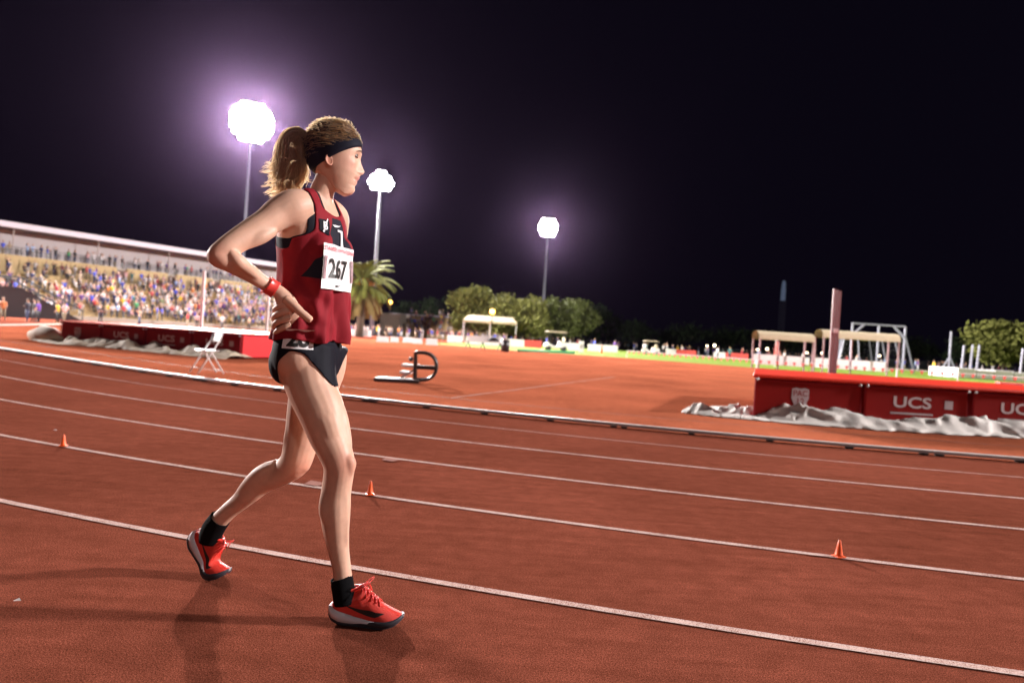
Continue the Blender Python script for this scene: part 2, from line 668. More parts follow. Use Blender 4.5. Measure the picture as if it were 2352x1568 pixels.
# -- people ----------------------------------------------------------------------
def person_material():
    m = material('crowd_clothes', (.5, .5, .5), .75)
    nt = m.node_tree
    b = nt.nodes['Principled BSDF']
    a = nt.nodes.new('ShaderNodeAttribute')
    a.attribute_name = 'zone'
    s = nt.nodes.new('ShaderNodeSeparateColor')
    nt.links.new(a.outputs['Color'], s.inputs[0])
    oi = nt.nodes.new('ShaderNodeObjectInfo')
    tc = nt.nodes.new('ShaderNodeTexCoord')
    nz = nt.nodes.new('ShaderNodeTexNoise')
    nz.inputs['Scale'].default_value = 9
    nt.links.new(tc.outputs['Object'], nz.inputs['Vector'])
    cr = nt.nodes.new('ShaderNodeValToRGB')
    cr.color_ramp.interpolation = 'CONSTANT'
    el = cr.color_ramp.elements
    el[0].color = (.02, .02, .03, 1)
    el[1].position = .3
    el[1].color = (.03, .04, .10, 1)
    for p, c in ((.5, (.25, .2, .13)), (.65, (.01, .01, .012)), (.8, (.45, .43, .42)), (.9, (.09, .09, .1))):
        e = el.new(p)
        e.color = (*c, 1)
    nt.links.new(oi.outputs['Random'], cr.inputs['Fac'])
    mul = nt.nodes.new('ShaderNodeMath')
    mul.operation = 'MULTIPLY'
    mul.inputs[1].default_value = 7.13
    fr = nt.nodes.new('ShaderNodeMath')
    fr.operation = 'FRACT'
    nt.links.new(oi.outputs['Random'], mul.inputs[0])
    nt.links.new(mul.outputs[0], fr.inputs[0])
    hr = nt.nodes.new('ShaderNodeValToRGB')
    hr.color_ramp.interpolation = 'CONSTANT'
    hr.color_ramp.elements[0].color = (.012, .009, .007, 1)
    hr.color_ramp.elements[1].position = .45
    hr.color_ramp.elements[1].color = (.07, .035, .018, 1)
    e = hr.color_ramp.elements.new(.75)
    e.color = (.28, .17, .07, 1)
    e = hr.color_ramp.elements.new(.88)
    e.color = (.6, .58, .58, 1)
    nt.links.new(fr.outputs[0], hr.inputs['Fac'])

    def mix(fac, c1, c2):
        x = nt.nodes.new('ShaderNodeMixRGB')
        nt.links.new(fac, x.inputs['Fac'])
        for sk, c in ((x.inputs['Color1'], c1), (x.inputs['Color2'], c2)):
            if isinstance(c, tuple):
                sk.default_value = c
            else:
                nt.links.new(c, sk)
        return x.outputs[0]
    c = mix(s.outputs[2], hr.outputs[0], (.52, .30, .21, 1))
    c = mix(s.outputs[1], c, cr.outputs[0])
    c = mix(s.outputs[0], c, oi.outputs['Color'])
    nt.links.new(c, b.inputs['Base Color'])
    return m


M['crowd'] = person_material()
TOP, BOT, SKIN, HAIR = (1, 0, 0, 1), (0, 1, 0, 1), (0, 0, 1, 1), (0, 0, 0, 1)


class PersonMesh(MB):
    def __init__(self):
        super().__init__()
        self.z = []

    def part(self, pts, rs, zone, n=8, flat=1.0):
        k = len(self.v)
        self.tube(pts, rs, n)
        if flat != 1.0:
            for i in range(k, len(self.v)):
                x, y, z = self.v[i]
                self.v[i] = (x, y * flat, z)
        self.z += [zone] * (len(self.v) - k)


def person_mesh(pose, rng, skirt=False):
    """facing -y; one figure, about 1.72 m; zones: top, trousers, skin, hair"""
    p = PersonMesh()
    sit = pose.startswith('sit')
    hz = .46 if sit else .90
    lean = rng.uniform(-.03, .06)
    if sit:
        for s in (-1, 1):
            sx = s * rng.uniform(.09, .14)
            p.part([(s * .09, .0, hz), (sx, -.22, hz + .03), (sx, -.43, hz + .02)], [.085, .08, .06], BOT)
            p.part([(sx, -.43, hz + .03), (sx, -.42, .25), (sx, -.40, .07)], [.06, .05, .04], BOT)
            p.part([(sx, -.36, .05), (sx, -.46, .045), (sx, -.54, .03)], [.045, .05, .03], HAIR)
    else:
        st_ = rng.uniform(.0, .12)
        for s in (-1, 1):
            p.part([(s * .085, 0, hz), (s * .10, -.02 + s * st_ * .3, .48), (s * .11, s * st_, .08)], [.095, .065, .045], BOT)
            p.part([(s * .11, s * st_ + .06, .05), (s * .115, s * st_ - .05, .05), (s * .12, s * st_ - .16, .03)], [.045, .052, .03], HAIR)
    sh = hz + .54
    p.part([(0, .0, hz - .06), (0, -lean * .3, hz + .12), (0, -lean * .7, hz + .32), (0, -lean, hz + .47), (0, -lean, sh + .02)], [.14, .145, .17, .185, .09], TOP, 10, .66)
    arm = pose.split('_')[1]
    for s in (-1, 1):
        S = V(s * .185, -lean, sh - .04)
        if arm == 'down':
            E, H = V(s * .235, .03 - lean, sh - .32), V(s * (.22 if not sit else .13), -.10 - lean - (.14 if sit else 0), sh - .55 + (.12 if sit else 0))
        elif arm == 'cross':
            E, H = V(s * .24, -.06 - lean, sh - .29), V(-s * .06, -.24 - lean, sh - .24)
        elif arm == 'up':
            E, H = (V(s * .27, -.12 - lean, sh + .10), V(s * .19, -.16 - lean, sh + .36)) if s > 0 or rng.random() < .5 else (V(s * .235, .03, sh - .32), V(s * .22, -.12, sh - .5))
        elif arm == 'phone':
            E, H = V(s * .22, -.1 - lean, sh - .27), V(s * .07, -.32 - lean, sh - .02)
        else:
            E, H = V(s * .33, .05 - lean, sh - .26), V(s * .17, -.05 - lean, sh - .46)
        p.part([S, (S + E) / 2, E], [.06, .052, .045], TOP, 6)
        p.part([E, (E + H) / 2, H, H + (H - E).normalized() * .07], [.042, .036, .03, .025], SKIN, 6)
    hd = V(0, -lean - .02, sh + .22)
    p.part([V(0, -lean, sh - .02), V(0, -lean - .01, sh + .12)], [.055, .05], SKIN, 7)
    k = len(p.v)
    p.sphere(hd, (.082, .10, .118), 10, 8)
    p.z += [SKIN] * (len(p.v) - k)
    k = len(p.v)
    p.sphere(hd + V(0, .022, .028), (.092, .10, .108), 10, 8)
    p.z += [HAIR] * (len(p.v) - k)
    if rng.random() < .4:
        p.part([hd + V(0, .09, .02), hd + V(0, .11, -.1), hd + V(0, .1, -.22)], [.07, .075, .03], HAIR, 7)
    me = p.mesh('person', M['crowd'], True)
    ca_ = me.color_attributes.new('zone', 'FLOAT_COLOR', 'POINT')
    ca_.data.foreach_set('color', [c for q in p.z for c in q])
    return me, p


crng = random.Random(23)
STAND_P = [person_mesh('stand_' + a, crng) for a in ('down', 'cross', 'up', 'phone', 'hip', 'down')]
SIT_P = [person_mesh('sit_' + a, crng) for a in ('down', 'cross', 'phone', 'down')]
COLS = [('white', (.62, .60, .62), 16), ('navy blue', (.018, .022, .085), 18), ('black', (.012, .012, .016), 18), ('crimson', (.36, .02, .035), 9), ('royal blue', (.04, .07, .50), 13),
        ('grey', (.28, .27, .29), 9), ('yellow', (.75, .50, .03), 3), ('purple', (.10, .035, .22), 6), ('pale pink', (.66, .38, .40), 5), ('teal', (.03, .17, .19), 2),
        ('light blue', (.30, .45, .72), 4), ('green', (.07, .34, .14), 1), ('orange', (.7, .22, .03), 1), ('maroon', (.11, .015, .025), 8), ('beige', (.48, .38, .26), 5)]
CW = [c[2] for c in COLS]
ORD = ['first', 'second', 'third', 'fourth', 'fifth', 'sixth', 'seventh', 'eighth', 'ninth', 'tenth', 'eleventh', 'twelfth']


def nth(k):
    k += 1
    return '%d%s' % (k, 'th' if 10 <= k % 100 <= 20 else {1: 'st', 2: 'nd', 3: 'rd'}.get(k % 10, 'th'))


spots = []           # (s, n, z, kind, row name)
for k in range(NROW):
    n0, z = .9 + k * RD, .55 + k * RH
    s = -9.0 + crng.uniform(0, .5)
    while s < 48:
        # thicker low down and to the right, thin high up at the near end; people sit in clusters
        dens = .98 - .045 * k + .010 * s + .38 * mnoise.noise(V(s * .22, k * .55, 3.1))
        if k >= 7 and s < 14:
            dens -= .28
        if k < 3 and s < 6:
            dens -= .5
        if abs((s - S0 - 8.4) % 9.0 - .35) > .55 and crng.random() < dens * .80:
            sd = crng.random() < (.62 if k < 6 else .45)
            spots.append((s, n0 + (.25 if sd else .58), z + (0 if sd else -.12), 'stand' if sd else 'sit', 'the %s row up' % ORD[k]))
        s += crng.uniform(.52, .74)
for s in np.arange(-7, 47, .9):
    if crng.random() < .88:
        spots.append((s + crng.uniform(-.3, .3), nc + crng.uniform(.3, 1.1), zc, 'stand', 'the aisle below the tan wall'))
for s in np.arange(-8, 47, .8):
    if crng.random() < .88:
        spots.append((s + crng.uniform(-.3, .3), nc + crng.uniform(2.3, 3.2), zg, 'stand', 'the roofed gallery'))
spots.sort(key=lambda q: sp(q[0], q[1]).length)
near, rest = spots[:288], spots[288:]
by_row = {}
for q in near:
    by_row.setdefault(q[4], []).append(q)
face = math.atan2(-NX.y, -NX.x) + PI / 2      # figures look at the track
for rown, lst in by_row.items():
    lst.sort(key=lambda q: q[0])
    for i, (s, n, z, kind, _r) in enumerate(lst):
        cn, cc, _w = crng.choices(COLS, CW)[0]
        me = crng.choice(STAND_P if kind == 'stand' else SIT_P)[0]
        o = bpy.data.objects.new('person', me)
        col.objects.link(o)
        o.location = sp(s, n, z)
        o.rotation_euler = (0, 0, face + crng.gauss(0, .5))
        h = crng.uniform(.92, 1.06)
        o.scale = (h * crng.uniform(.92, 1.12), h, h)
        o.color = (*cc, 1)
        tag(o, '%s in %s top, %s from left in %s' % ('standing spectator' if kind == 'stand' else 'seated spectator', cn, nth(i), rown), 'person', 'spectators in the grandstand')


def crowd_mass(name, places, label, seed):
    """a far crowd that reads as one mass"""
    rg = random.Random(seed)
    m = MB()
    zones, tops = [], []
    for (pos, ang, kind) in places:
        me, p = rg.choice(STAND_P if kind == 'stand' else SIT_P)
        c, sn = math.cos(ang), math.sin(ang)
        m.add([(pos.x + x * c - y * sn, pos.y + x * sn + y * c, pos.z + z) for x, y, z in p.v], p.f)
        cn, cc, _w = rg.choices(COLS, CW)[0]
        bt = rg.choice([(.02, .02, .03), (.03, .04, .1), (.25, .2, .13), (.4, .4, .4)])
        hr = rg.choice([(.012, .009, .007), (.07, .035, .018), (.28, .17, .07)])
        for q in p.z:
            tops.append((*(cc if q == TOP else bt if q == BOT else (.52, .30, .21) if q == SKIN else hr), 1))
    me = m.mesh(name, M['crowd_mass'], True)
    ca_ = me.color_attributes.new('tint', 'FLOAT_COLOR', 'POINT')
    ca_.data.foreach_set('color', [c for q in tops for c in q])
    o = bpy.data.objects.new(name, me)
    col.objects.link(o)
    tag(o, label, 'crowd', kind='stuff')
    return o


_cm = material('crowd_mass_clothes', (.5, .5, .5), .75)
_a = _cm.node_tree.nodes.new('ShaderNodeAttribute')
_a.attribute_name = 'tint'
_cm.node_tree.links.new(_a.outputs['Color'], _cm.node_tree.nodes['Principled BSDF'].inputs['Base Color'])
M['crowd_mass'] = _cm
crowd_mass('crowd', [(sp(q[0], q[1], q[2]), face + crng.gauss(0, .5), q[3]) for q in rest], 'dense crowd filling the far end of the roofed grandstand', 5)

# athletes and officials in front of the stand, one by one
FIELD = [(132, 741, 'athlete in yellow top standing on the track before the grandstand', (.75, .45, .03), 0),
         (147, 741, 'athlete in pale pink top walking on the track before the grandstand', (.70, .42, .40), 4),
         (88, 739, 'athlete in purple top walking on the far track at the left', (.16, .05, .40), 0),
         (77, 738, 'athlete in black top and white leggings on the far track', (.02, .02, .025), 4),
         (62, 738, 'official in dark jacket beside the access ramp', (.03, .03, .05), 1),
         (6, 735, 'athlete in orange top at the left edge of the picture', (.65, .25, .1), 0),
         (430, 752, 'official in bright crimson jacket behind the high jump mat', (.42, .02, .03), 1),
         (452, 751, 'official in white cap and pink top behind the high jump mat', (.66, .36, .38), 0),
         (509, 756, 'official dressed all in white standing behind the high jump mat', (.80, .78, .78), 4),
         (572, 757, 'official in beige top right of the high jump uprights', (.48, .38, .26), 1),
         (320, 748, 'coach in pale trousers leaning at the stand front rail', (.55, .4, .3), 3),
         (230, 744, 'coach in dark top before the lowest tier', (.04, .03, .05), 1)]
for (u, v, lab, cc, pi_) in FIELD:
    o = bpy.data.objects.new('person', STAND_P[pi_][0])
    col.objects.link(o)
    o.location = gnd(u, v)
    o.rotation_euler = (0, 0, crng.uniform(-2, 2))
    o.color = (*cc, 1)
    tag(o, lab, 'person')

# -- small far bleachers behind the palm ---------------------------------------------
bl = empty('bleachers', V(at(1020, 760, 138).x, 138, 0), rad(-6))
tag(bl, 'small far bleachers with tan rows beneath the trees', 'bleachers')
for k in range(8):
    m = MB()
    m.box(-9, 13 - k * .3, k * .95, k * .95 + .95, 0, .6 + k * .55)
    m.build('tier', M['tan'], bl)
m = MB()
m.box(-13.2, -9.05, -.6, 8, 0, 4.6)
m.build('end_wall', M['conc'], bl)
m = MB()
m.box(-13.4, 2, 7.8, 8.0, 4.6, 4.9)
m.build('top_rail', M['roof_metal'], bl)
m = MB()
m.bar((13, 0, 3.4), (17, -2, .2), .3, .12)
m.build('stair_rail', M['dark_metal'], bl)
pl = []
for k in range(8):
    for x in np.arange(-8.8, 12.4, .62):
        if crng.random() < .46 + .2 * mnoise.noise(V(x * .3, k, 8)):
            p = bl.matrix_basis @ V(x, k * .95 + .4, .6 + k * .55)
            pl.append((p, crng.gauss(0, .4), 'stand' if crng.random() < .4 else 'sit'))
for u in range(795, 1200, 7):
    if crng.random() < .8:
        p = at(u + crng.uniform(-2, 2), 760, crng.uniform(98, 126))
        pl.append((V(p.x, p.y, 0), crng.uniform(-3, 3), 'stand'))
for u in range(1190, 2350, 11):
    if crng.random() < .88:
        p = at(u + crng.uniform(-4, 4), 800, crng.uniform(95, 150))
        pl.append((V(p.x, p.y, 0), crng.uniform(-3, 3), 'stand'))
crowd_mass('crowd', pl, 'far crowd on the small bleachers and along the far straight', 9)
# =================================================================== THINGS ON THE FIELD
def vinyl(name, c, **k):
    return material(name, c, .42, var=.10, scale=2.5, bump=.15, bscale=9, **k)


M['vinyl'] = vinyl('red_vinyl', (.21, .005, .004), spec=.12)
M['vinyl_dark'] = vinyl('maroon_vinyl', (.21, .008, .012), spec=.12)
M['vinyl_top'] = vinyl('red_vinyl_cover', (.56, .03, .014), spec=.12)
M['vinyl_lit_side'] = vinyl('lit_red_vinyl', (.50, .022, .026), spec=.12)  # floodlight on the mat's end face put into a brighter red
M['emblem'] = material('pale_emblem_print', (.38, .29, .30), .5, var=.2, scale=12)
M['letter'] = material('white_vinyl_letters', (.50, .40, .40), .5)
M['canvas'] = material('dirty_canvas', (.56, .52, .49), .7, var=.45, scale=2.6, bump=.35, bscale=22)
M['canvas_beige'] = material('beige_canvas', (.42, .34, .26), .8, var=.45, scale=2.0, bump=.35, bscale=22)
M['canvas2'] = material('cream_canvas', (.40, .33, .22), .75, var=.12, scale=3)
M['orange'] = material('orange_plastic', (.85, .10, .008), .4)
M['white_board'] = material('white_board', (.66, .62, .61), .5)
M['red_board'] = material('red_board', (.55, .06, .05), .5)
M['chair_metal'] = material('white_chair_enamel', (.66, .60, .59), .4)


def mat_thing(label, A, B, depth, H, face, n=4, skew=0.0, side=False):
    """landing mat: A -> B along the front face, left to right"""
    d = (B - A)
    L = d.length
    rz = math.atan2(d.y, d.x)
    root = empty('high_jump_mat', A, rz)
    tag(root, label, 'landing mat', 'high jump landing mats')
    pw = L / n
    for k in range(n):
        m = MB()
        m.box(k * pw + .02, (k + 1) * pw - .02, 0, depth, .03, H - .06)
        if k == 0 and skew:
            m.v = [(x + (skew * depth if (x < pw * .5 and y > 1) else 0), y, z) for x, y, z in m.v]
        o = m.build('foam_block', face, root, bevel=.05)
        # piping along the upper rim and the edges
        m = MB()
        m.tube([(k * pw + .03, -.012, .06), (k * pw + .03, -.012, H - .09), ((k + 1) * pw - .03, -.012, H - .09), ((k + 1) * pw - .03, -.012, .06)], .012, 6)
        m.build('piping', M['vinyl_dark'], o)
        if k == 0:
            sh = [(-.14, .15), (-.07, .17), (0, .155), (.07, .17), (.14, .15), (.145, .0), (.09, -.12), (0, -.2), (-.09, -.12), (-.145, 0)]
            m = MB()
            m.add([(pw * .43 + x, -.004, H * .52 + y) for x, y in sh], [tuple(range(len(sh)))])
            e = m.build('shield_emblem', M['emblem'], o)
            for t_, z_, s_ in (('PAC', .075, .13), ('12', -.06, .15)):
                tv_, tf_ = text_mesh(t_, s_, .001, 1, False)
                m = MB()
                m.add([(pw * .43 + x, -.008, H * .52 + z_ + y) for x, y in tv_], tf_)
                m.build('emblem_letters', face, e)
        else:
            tv_, tf_ = text_mesh('UCS', .25, .005, 1.4, False)
            m = MB()
            m.add([(k * pw + pw * .46 + x, -.004, H * .56 + y) for x, y in tv_], tf_)
            lt = m.build('letters', M['letter'], o)
            m = MB()
            m.box(k * pw + pw * .46 - .36, k * pw + pw * .46 + .36, -.0035, -.002, H * .56 - .19, H * .56 - .16)
            m.build('small_print', M['emblem'], lt)
            m = MB()
            m.box(k * pw + pw * .80 - .07, k * pw + pw * .80 + .07, -.0035, -.002, H * .56 - .07, H * .56 + .07)
            m.build('square_label', M['emblem'], o)
        for bx in (k * pw + .06, (k + 1) * pw - .06):
            m = MB()
            m.sphere((bx, -.03, H - .075), .024, 8, 6)
            m.build('buckle', M['white_steel'], o)
    if side:
        m = MB()
        m.box(L - .01, L + .012, .03, depth - .03, .05, H - .08)
        m.build('lit_side_panel', M['vinyl_lit_side'], root, bevel=.008)  # extra panel that paints the end face as lit
    m = MB()
    m.box(-.03, L + .03, -.04, depth + .02, H - .058, H)
    if skew:
        m.v = [(x + (skew * depth if (x < 1 and y > 1) else 0), y, z) for x, y, z in m.v]
    m.build('top_cover', M['vinyl_top'], root, bevel=.025)
    return root


HMAT = .73
mat_thing('large red landing mat at the right with shield emblem and white letters', V(at(1732, 858, 11.1).x, 11.1, 0), V(at(1732, 858, 11.1).x + 7.3, 11.42, 0), 4.2, HMAT, M['vinyl'], skew=.42)
lmA, lmB = V(at(140, 735, 21.7).x, 21.7, 0), V(at(557, 765, 19.05).x, 19.05, 0)
mat_thing('dark maroon landing mat at the left behind the folding chair', lmA, lmB, 4.2, HMAT, M['vinyl_dark'], side=True)


def upright(label, p, h, w=.05, rails=1, mt=None):
    root = empty('high_jump_upright', p)
    tag(root, label, 'upright', 'high jump uprights')
    for k in range(rails):
        m = MB()
        x = (k - (rails - 1) / 2) * w * 1.25
        m.box(x - w / 2, x + w / 2, -w / 2, w / 2, .04, h - .02 * k)
        m.build('post', mt or M['white_steel'], root)
    m = MB()
    m.box(-.3, .3, -.04, .04, 0, .04)
    m.box(-.04, .04, -.3, .3, 0, .038)
    m.build('base', M['dark_metal'], root)
    m = MB()
    m.box(-w, w, -w * 1.2, w * .2, h * .62, h * .62 + .1)
    m.build('bar_holder', M['white_steel'], root)
    return root


M['upright_pink'] = material('dull_pink_enamel', (.24, .13, .14), .45, var=.1)
upright('thick pinkish upright behind the right landing mat', V(at(1918, 750, 15.9).x, 15.9, 0), at(1924, 664, 15.9).z, .052, 3, M['upright_pink'])
upright('slim white upright behind the left mat, below the grandstand', V(at(465, 700, 25.6).x, 25.6, 0), at(470, 622, 25.6).z, .085)
upright('slim white upright behind the left mat, beside the runner\'s hip', V(at(614, 730, 27.5).x, 27.5, 0), at(618, 640, 27.5).z, .085)


def tarp(label, pts, width, hgt, seed, mt, name='canvas_cover'):
    """a crumpled cover lying along a line of ground points"""
    rg = random.Random(seed)
    P = [Vector(q) for q in catmull([tuple(p) for p in pts], 14)]
    nW = 11
    rows = []
    for i, p in enumerate(P):
        t = (P[min(i + 1, len(P) - 1)] - P[max(i - 1, 0)]).normalized()
        s = V(-t.y, t.x, 0)
        q = i / (len(P) - 1)
        env = min(1, math.sin(PI * min(1, max(0, q))) * 3 + .35)
        row = []
        for j in range(nW + 1):
            w = j / nW
            n1 = mnoise.noise(V(p.x * .8 + seed, p.y * .8, w * 1.6))
            f1 = 1 - 2.6 * abs(mnoise.noise(V(p.x * .75 + w * 1.9, p.y * .75 - w * 1.2, seed + .3)))
            f2 = 1 - 2.4 * abs(mnoise.noise(V(p.x * 1.7 - w * 2.6, p.y * 1.7 + w, seed * 2 + .7)))
            f3 = 1 - 2.4 * abs(mnoise.noise(V(p.x * 4.0 + w * 4.2, p.y * 4.0, seed * 3 + w * 2)))
            n2 = mnoise.noise(V(p.x * 2.6, p.y * 2.6 + seed, w * 5))
            prof = min(1, w * 3.2) * (1 - .55 * max(0, w - .55) / .45)
            h = hgt * env * prof * max(.10, .30 + .55 * n1 + .48 * f1 + .24 * f2 + .10 * f3)
            off = (w - .5) * width * (.85 + .4 * mnoise.noise(V(p.x * .7, p.y * .7, seed + 9))) + .06 * n2 + .05 * f2
            jit = V(rg.uniform(-.05, .05), rg.uniform(-.05, .05), 0) if 0 < j < nW else V(0, rg.uniform(-.06, .06), 0)
            row.append(p + s * off + jit + V(0, 0, .012 + max(0, h) * rg.uniform(.72, 1.2)))
        rows.append(row)
    m = MB()
    m.grid(rows)
    o = m.build(name, mt, None, smooth=True)
    sd = o.modifiers.new('drape', 'SUBSURF')
    sd.subdivision_type = 'CATMULL_CLARK'
    sd.levels = sd.render_levels = 2
    cr_ = o.data.attributes.new('crease_edge', 'FLOAT', 'EDGE')
    cr_.data.foreach_set('value', [rg.choice((0, .3, .75, .9)) for _ in range(len(o.data.edges))])
    so = o.modifiers.new('thick', 'SOLIDIFY')
    so.thickness = .008
    so.offset = -1
    tag(o, label, 'cover')
    return o


tarp('crumpled pale canvas cover lying before the right landing mat', [(3.2, 11.7, 0), (3.75, 11.25, 0), (4.6, 11.02, 0), (6.2, 10.95, 0), (8.0, 10.85, 0), (9.6, 10.8, 0)], 1.05, .25, 3, M['canvas'])
tarp('crumpled dirty canvas cover lying before the left landing mat', [(-15.6, 22.9, 0), (-13.6, 21.3, 0), (-11.6, 20.6, 0), (-9.6, 19.75, 0), (-7.5, 18.75, 0)], 1.25, .34, 8, M['canvas_beige'])
# rolled end of the cover at the far left
m = MB()
m.tube([(-15.9, 22.6, .18), (-15.3, 22.3, .26), (-14.7, 21.9, .22), (-14.2, 21.7, .12)], [.14, .26, .24, .1], 12)
o = m.build('canvas_bundle', M['canvas_beige'], None, True)
tag(o, 'bundled end of canvas tied up left of the maroon mat', 'cover')


# -- folding chair ------------------------------------------------------------------------
cg = gnd(470, 858)
chair = empty('folding_chair', V(cg.x, cg.y + .12, 0), rad(-45))
tag(chair, 'white metal folding chair standing on the apron before the left mat', 'chair')
# local: faces -y; x is width
cw = .21
for s in (-1, 1):
    m = MB()
    m.tube([(s * cw, -.26, .01), (s * cw, -.02, .42), (s * cw, .12, .66), (s * cw, .16, .79)], .016, 8)
    m.build('leg', M['chair_metal'], chair, True)
    m = MB()
    m.tube([(s * (cw - .03), .24, .01), (s * (cw - .03), .0, .40), (s * (cw - .03), -.05, .47)], .016, 8)
    m.build('leg', M['chair_metal'], chair, True)
m = MB()
rows = []
for i in range(9):
    y = -.24 + .38 * i / 8
    rows.append([(x * (cw - .015) * (1 - .12 * (i == 0)), y, .455 - .02 * math.sin(PI * i / 8) * (1 - x * x) + (.006 if abs(x) == 1 else 0)) for x in (-1, -.5, 0, .5, 1)])
m.grid(rows)
o = m.build('seat', M['chair_metal'], chair, True)
o.modifiers.new('t', 'SOLIDIFY').thickness = .014
m = MB()
rows = []
for i in range(7):
    z = .62 + .19 * i / 6
    rows.append([(x * (cw + .008), .105 + .30 * (z - .62) + .025 * (1 - x * x), z - .012 * x * x * (i == 6)) for x in (-1, -.6, -.2, .2, .6, 1)])
m.grid(rows)
o = m.build('backrest', M['chair_metal'], chair, True)
o.modifiers.new('t', 'SOLIDIFY').thickness = .014
for (y, z, w) in ((-.2, .11, cw), (.2, .075, cw - .03)):
    m = MB()
    m.tube([(-w, y, z), (w, y, z)], .009, 8)
    m.build('crossbar', M['chair_metal'], chair, True)

# -- black frame with flat base (a folded track implement) ------------------------------------
M['black_enamel'] = material('black_enamel', (.015, .013, .015), .35)
M['grey_metal'] = material('brushed_grey_metal', (.45, .40, .40), .35, metal=.5)
mg = gnd(858, 876)
sled = empty('wheeled_frame', V(mg.x, mg.y, 0), rad(4))
tag(sled, 'black curved metal frame with flat pale-topped base on the apron', 'equipment')
for y0 in (0.0, .34):
    m = MB()
    m.box(0, .92, y0, y0 + .13, .012, .075)
    b_ = m.build('base_bar', M['black_enamel'], sled, bevel=.01)
    m = MB()
    m.box(.015, .905, y0 + .012, y0 + .118, .076, .086)
    m.build('pale_top', M['grey_metal'], b_)
m = MB()
m.box(0, .1, .14, .33, .014, .07)
m.box(.82, .92, .14, .33, .014, .07)
m.build('end_plate', M['black_enamel'], sled)
for yy in (.10, .36):
    m = MB()
    arc = [(.80, yy, .64), (1.0, yy, .64), (1.13, yy, .60), (1.22, yy, .50), (1.25, yy, .36), (1.22, yy, .22), (1.13, yy, .12), (.98, yy, .08), (.80, yy, .08)]
    m.tube([tuple(q) for q in catmull(arc, 4)], .034, 8)
    m.build('curved_tube', M['black_enamel'], sled, True)
    m = MB()
    m.bar((.82, yy, .08), (.80, yy, .64), .06)
    m.build('upright_bar', M['black_enamel'], sled)
m = MB()
m.box(.80, 1.22, .13, .33, .30, .38)
m.build('middle_plate', M['black_enamel'], sled)
m = MB()
m.bar((.52, .23, .09), (.95, .23, .38), .07, .05)
m.build('strut', M['grey_metal'], sled)
m = MB()
m.sphere((.72, .1, .50), .05, 8, 6)
m.build('knob', M['black_enamel'], sled)
for (u, v, w, h, Y, lab) in ((943, 809, .5, .08, 20.5, 'white panel lying flat behind the black curved frame'), (932, 831, .28, .06, 17.0, 'small white block lying beside the black curved frame')):
    p = at(u, v, Y)
    m = MB()
    m.box(-w / 2, w / 2, 0, .35, 0, h)
    o = m.build('white_panel', M['white_board'], None, bevel=.01)
    o.location = (p.x, p.y, .01)
    tag(o, lab, 'panel')

# -- little cones on the lane line ---------------------------------------------------------------
for (u, v, lab) in ((140, 1026, 'small orange cone on the lane line at the far left'), (838, 1142, 'small orange cone on the lane line right of the runner\'s shin'),
                    (1926, 1280, 'small orange cone on the lane line at the right, nearest the camera')):
    g_ = gnd(u, v)
    d = (V(g_.x, g_.y, 0) - BC).normalized()
    c = BC + d * (KERB_R + LANE * 4)
    root = empty('marker_cone', c + V(0, 0, .006), rad(20))
    tag(root, lab, 'cone', 'small orange cones along the lane line')
    m = MB()
    m.box(-.027, .027, -.027, .027, 0, .006)
    m.build('base', M['orange'], root, bevel=.002)
    m = MB()
    m.tube([(0, 0, .006), (0, 0, .012), (0, 0, .05), (0, 0, .084), (0, 0, .088)], [.023, .020, .013, .0065, .004], 16)
    m.build('cone_body', M['orange'], root, True)
# litter and worn marks
for (u, v, r, lab, mt) in ((37, 1385, .012, 'tiny white scrap of paper on the track at the lower left', M['white_board']),
                           (125, 990, .016, 'tiny white scrap of paper on the track beyond the left cone', M['white_board'])):
    p = gnd(u, v)
    m = MB()
    m.add([(p.x - r, p.y, .009), (p.x, p.y - r * .8, .013), (p.x + r * 1.3, p.y + r * .2, .010), (p.x + r * .2, p.y + r, .016)], [(0, 1, 2, 3)])
    o = m.build('paper_scrap', mt)
    tag(o, lab, 'litter')
M['tape'] = material('grey_tape', (.26, .13, .11), .9, spec=0.0, var=.5, scale=60)
for (u, v, lab) in ((722, 1112, 'worn grey tape patch on the lane line behind the runner\'s knee'), (895, 1057, 'faint grey tape patch on the lane line right of the runner')):
    p = gnd(u, v)
    d = (V(p.x, p.y, 0) - BC).normalized()
    e = V(-d.y, d.x, 0)
    m = MB()
    m.add([V(p.x, p.y, .0085) + d * a + e * b for a, b in ((-.06, -.07), (.05, -.045), (.06, .06), (-.05, .07))], [(3, 2, 1, 0)])
    o = m.build('tape_patch', M['tape'])
    tag(o, lab, 'tape')

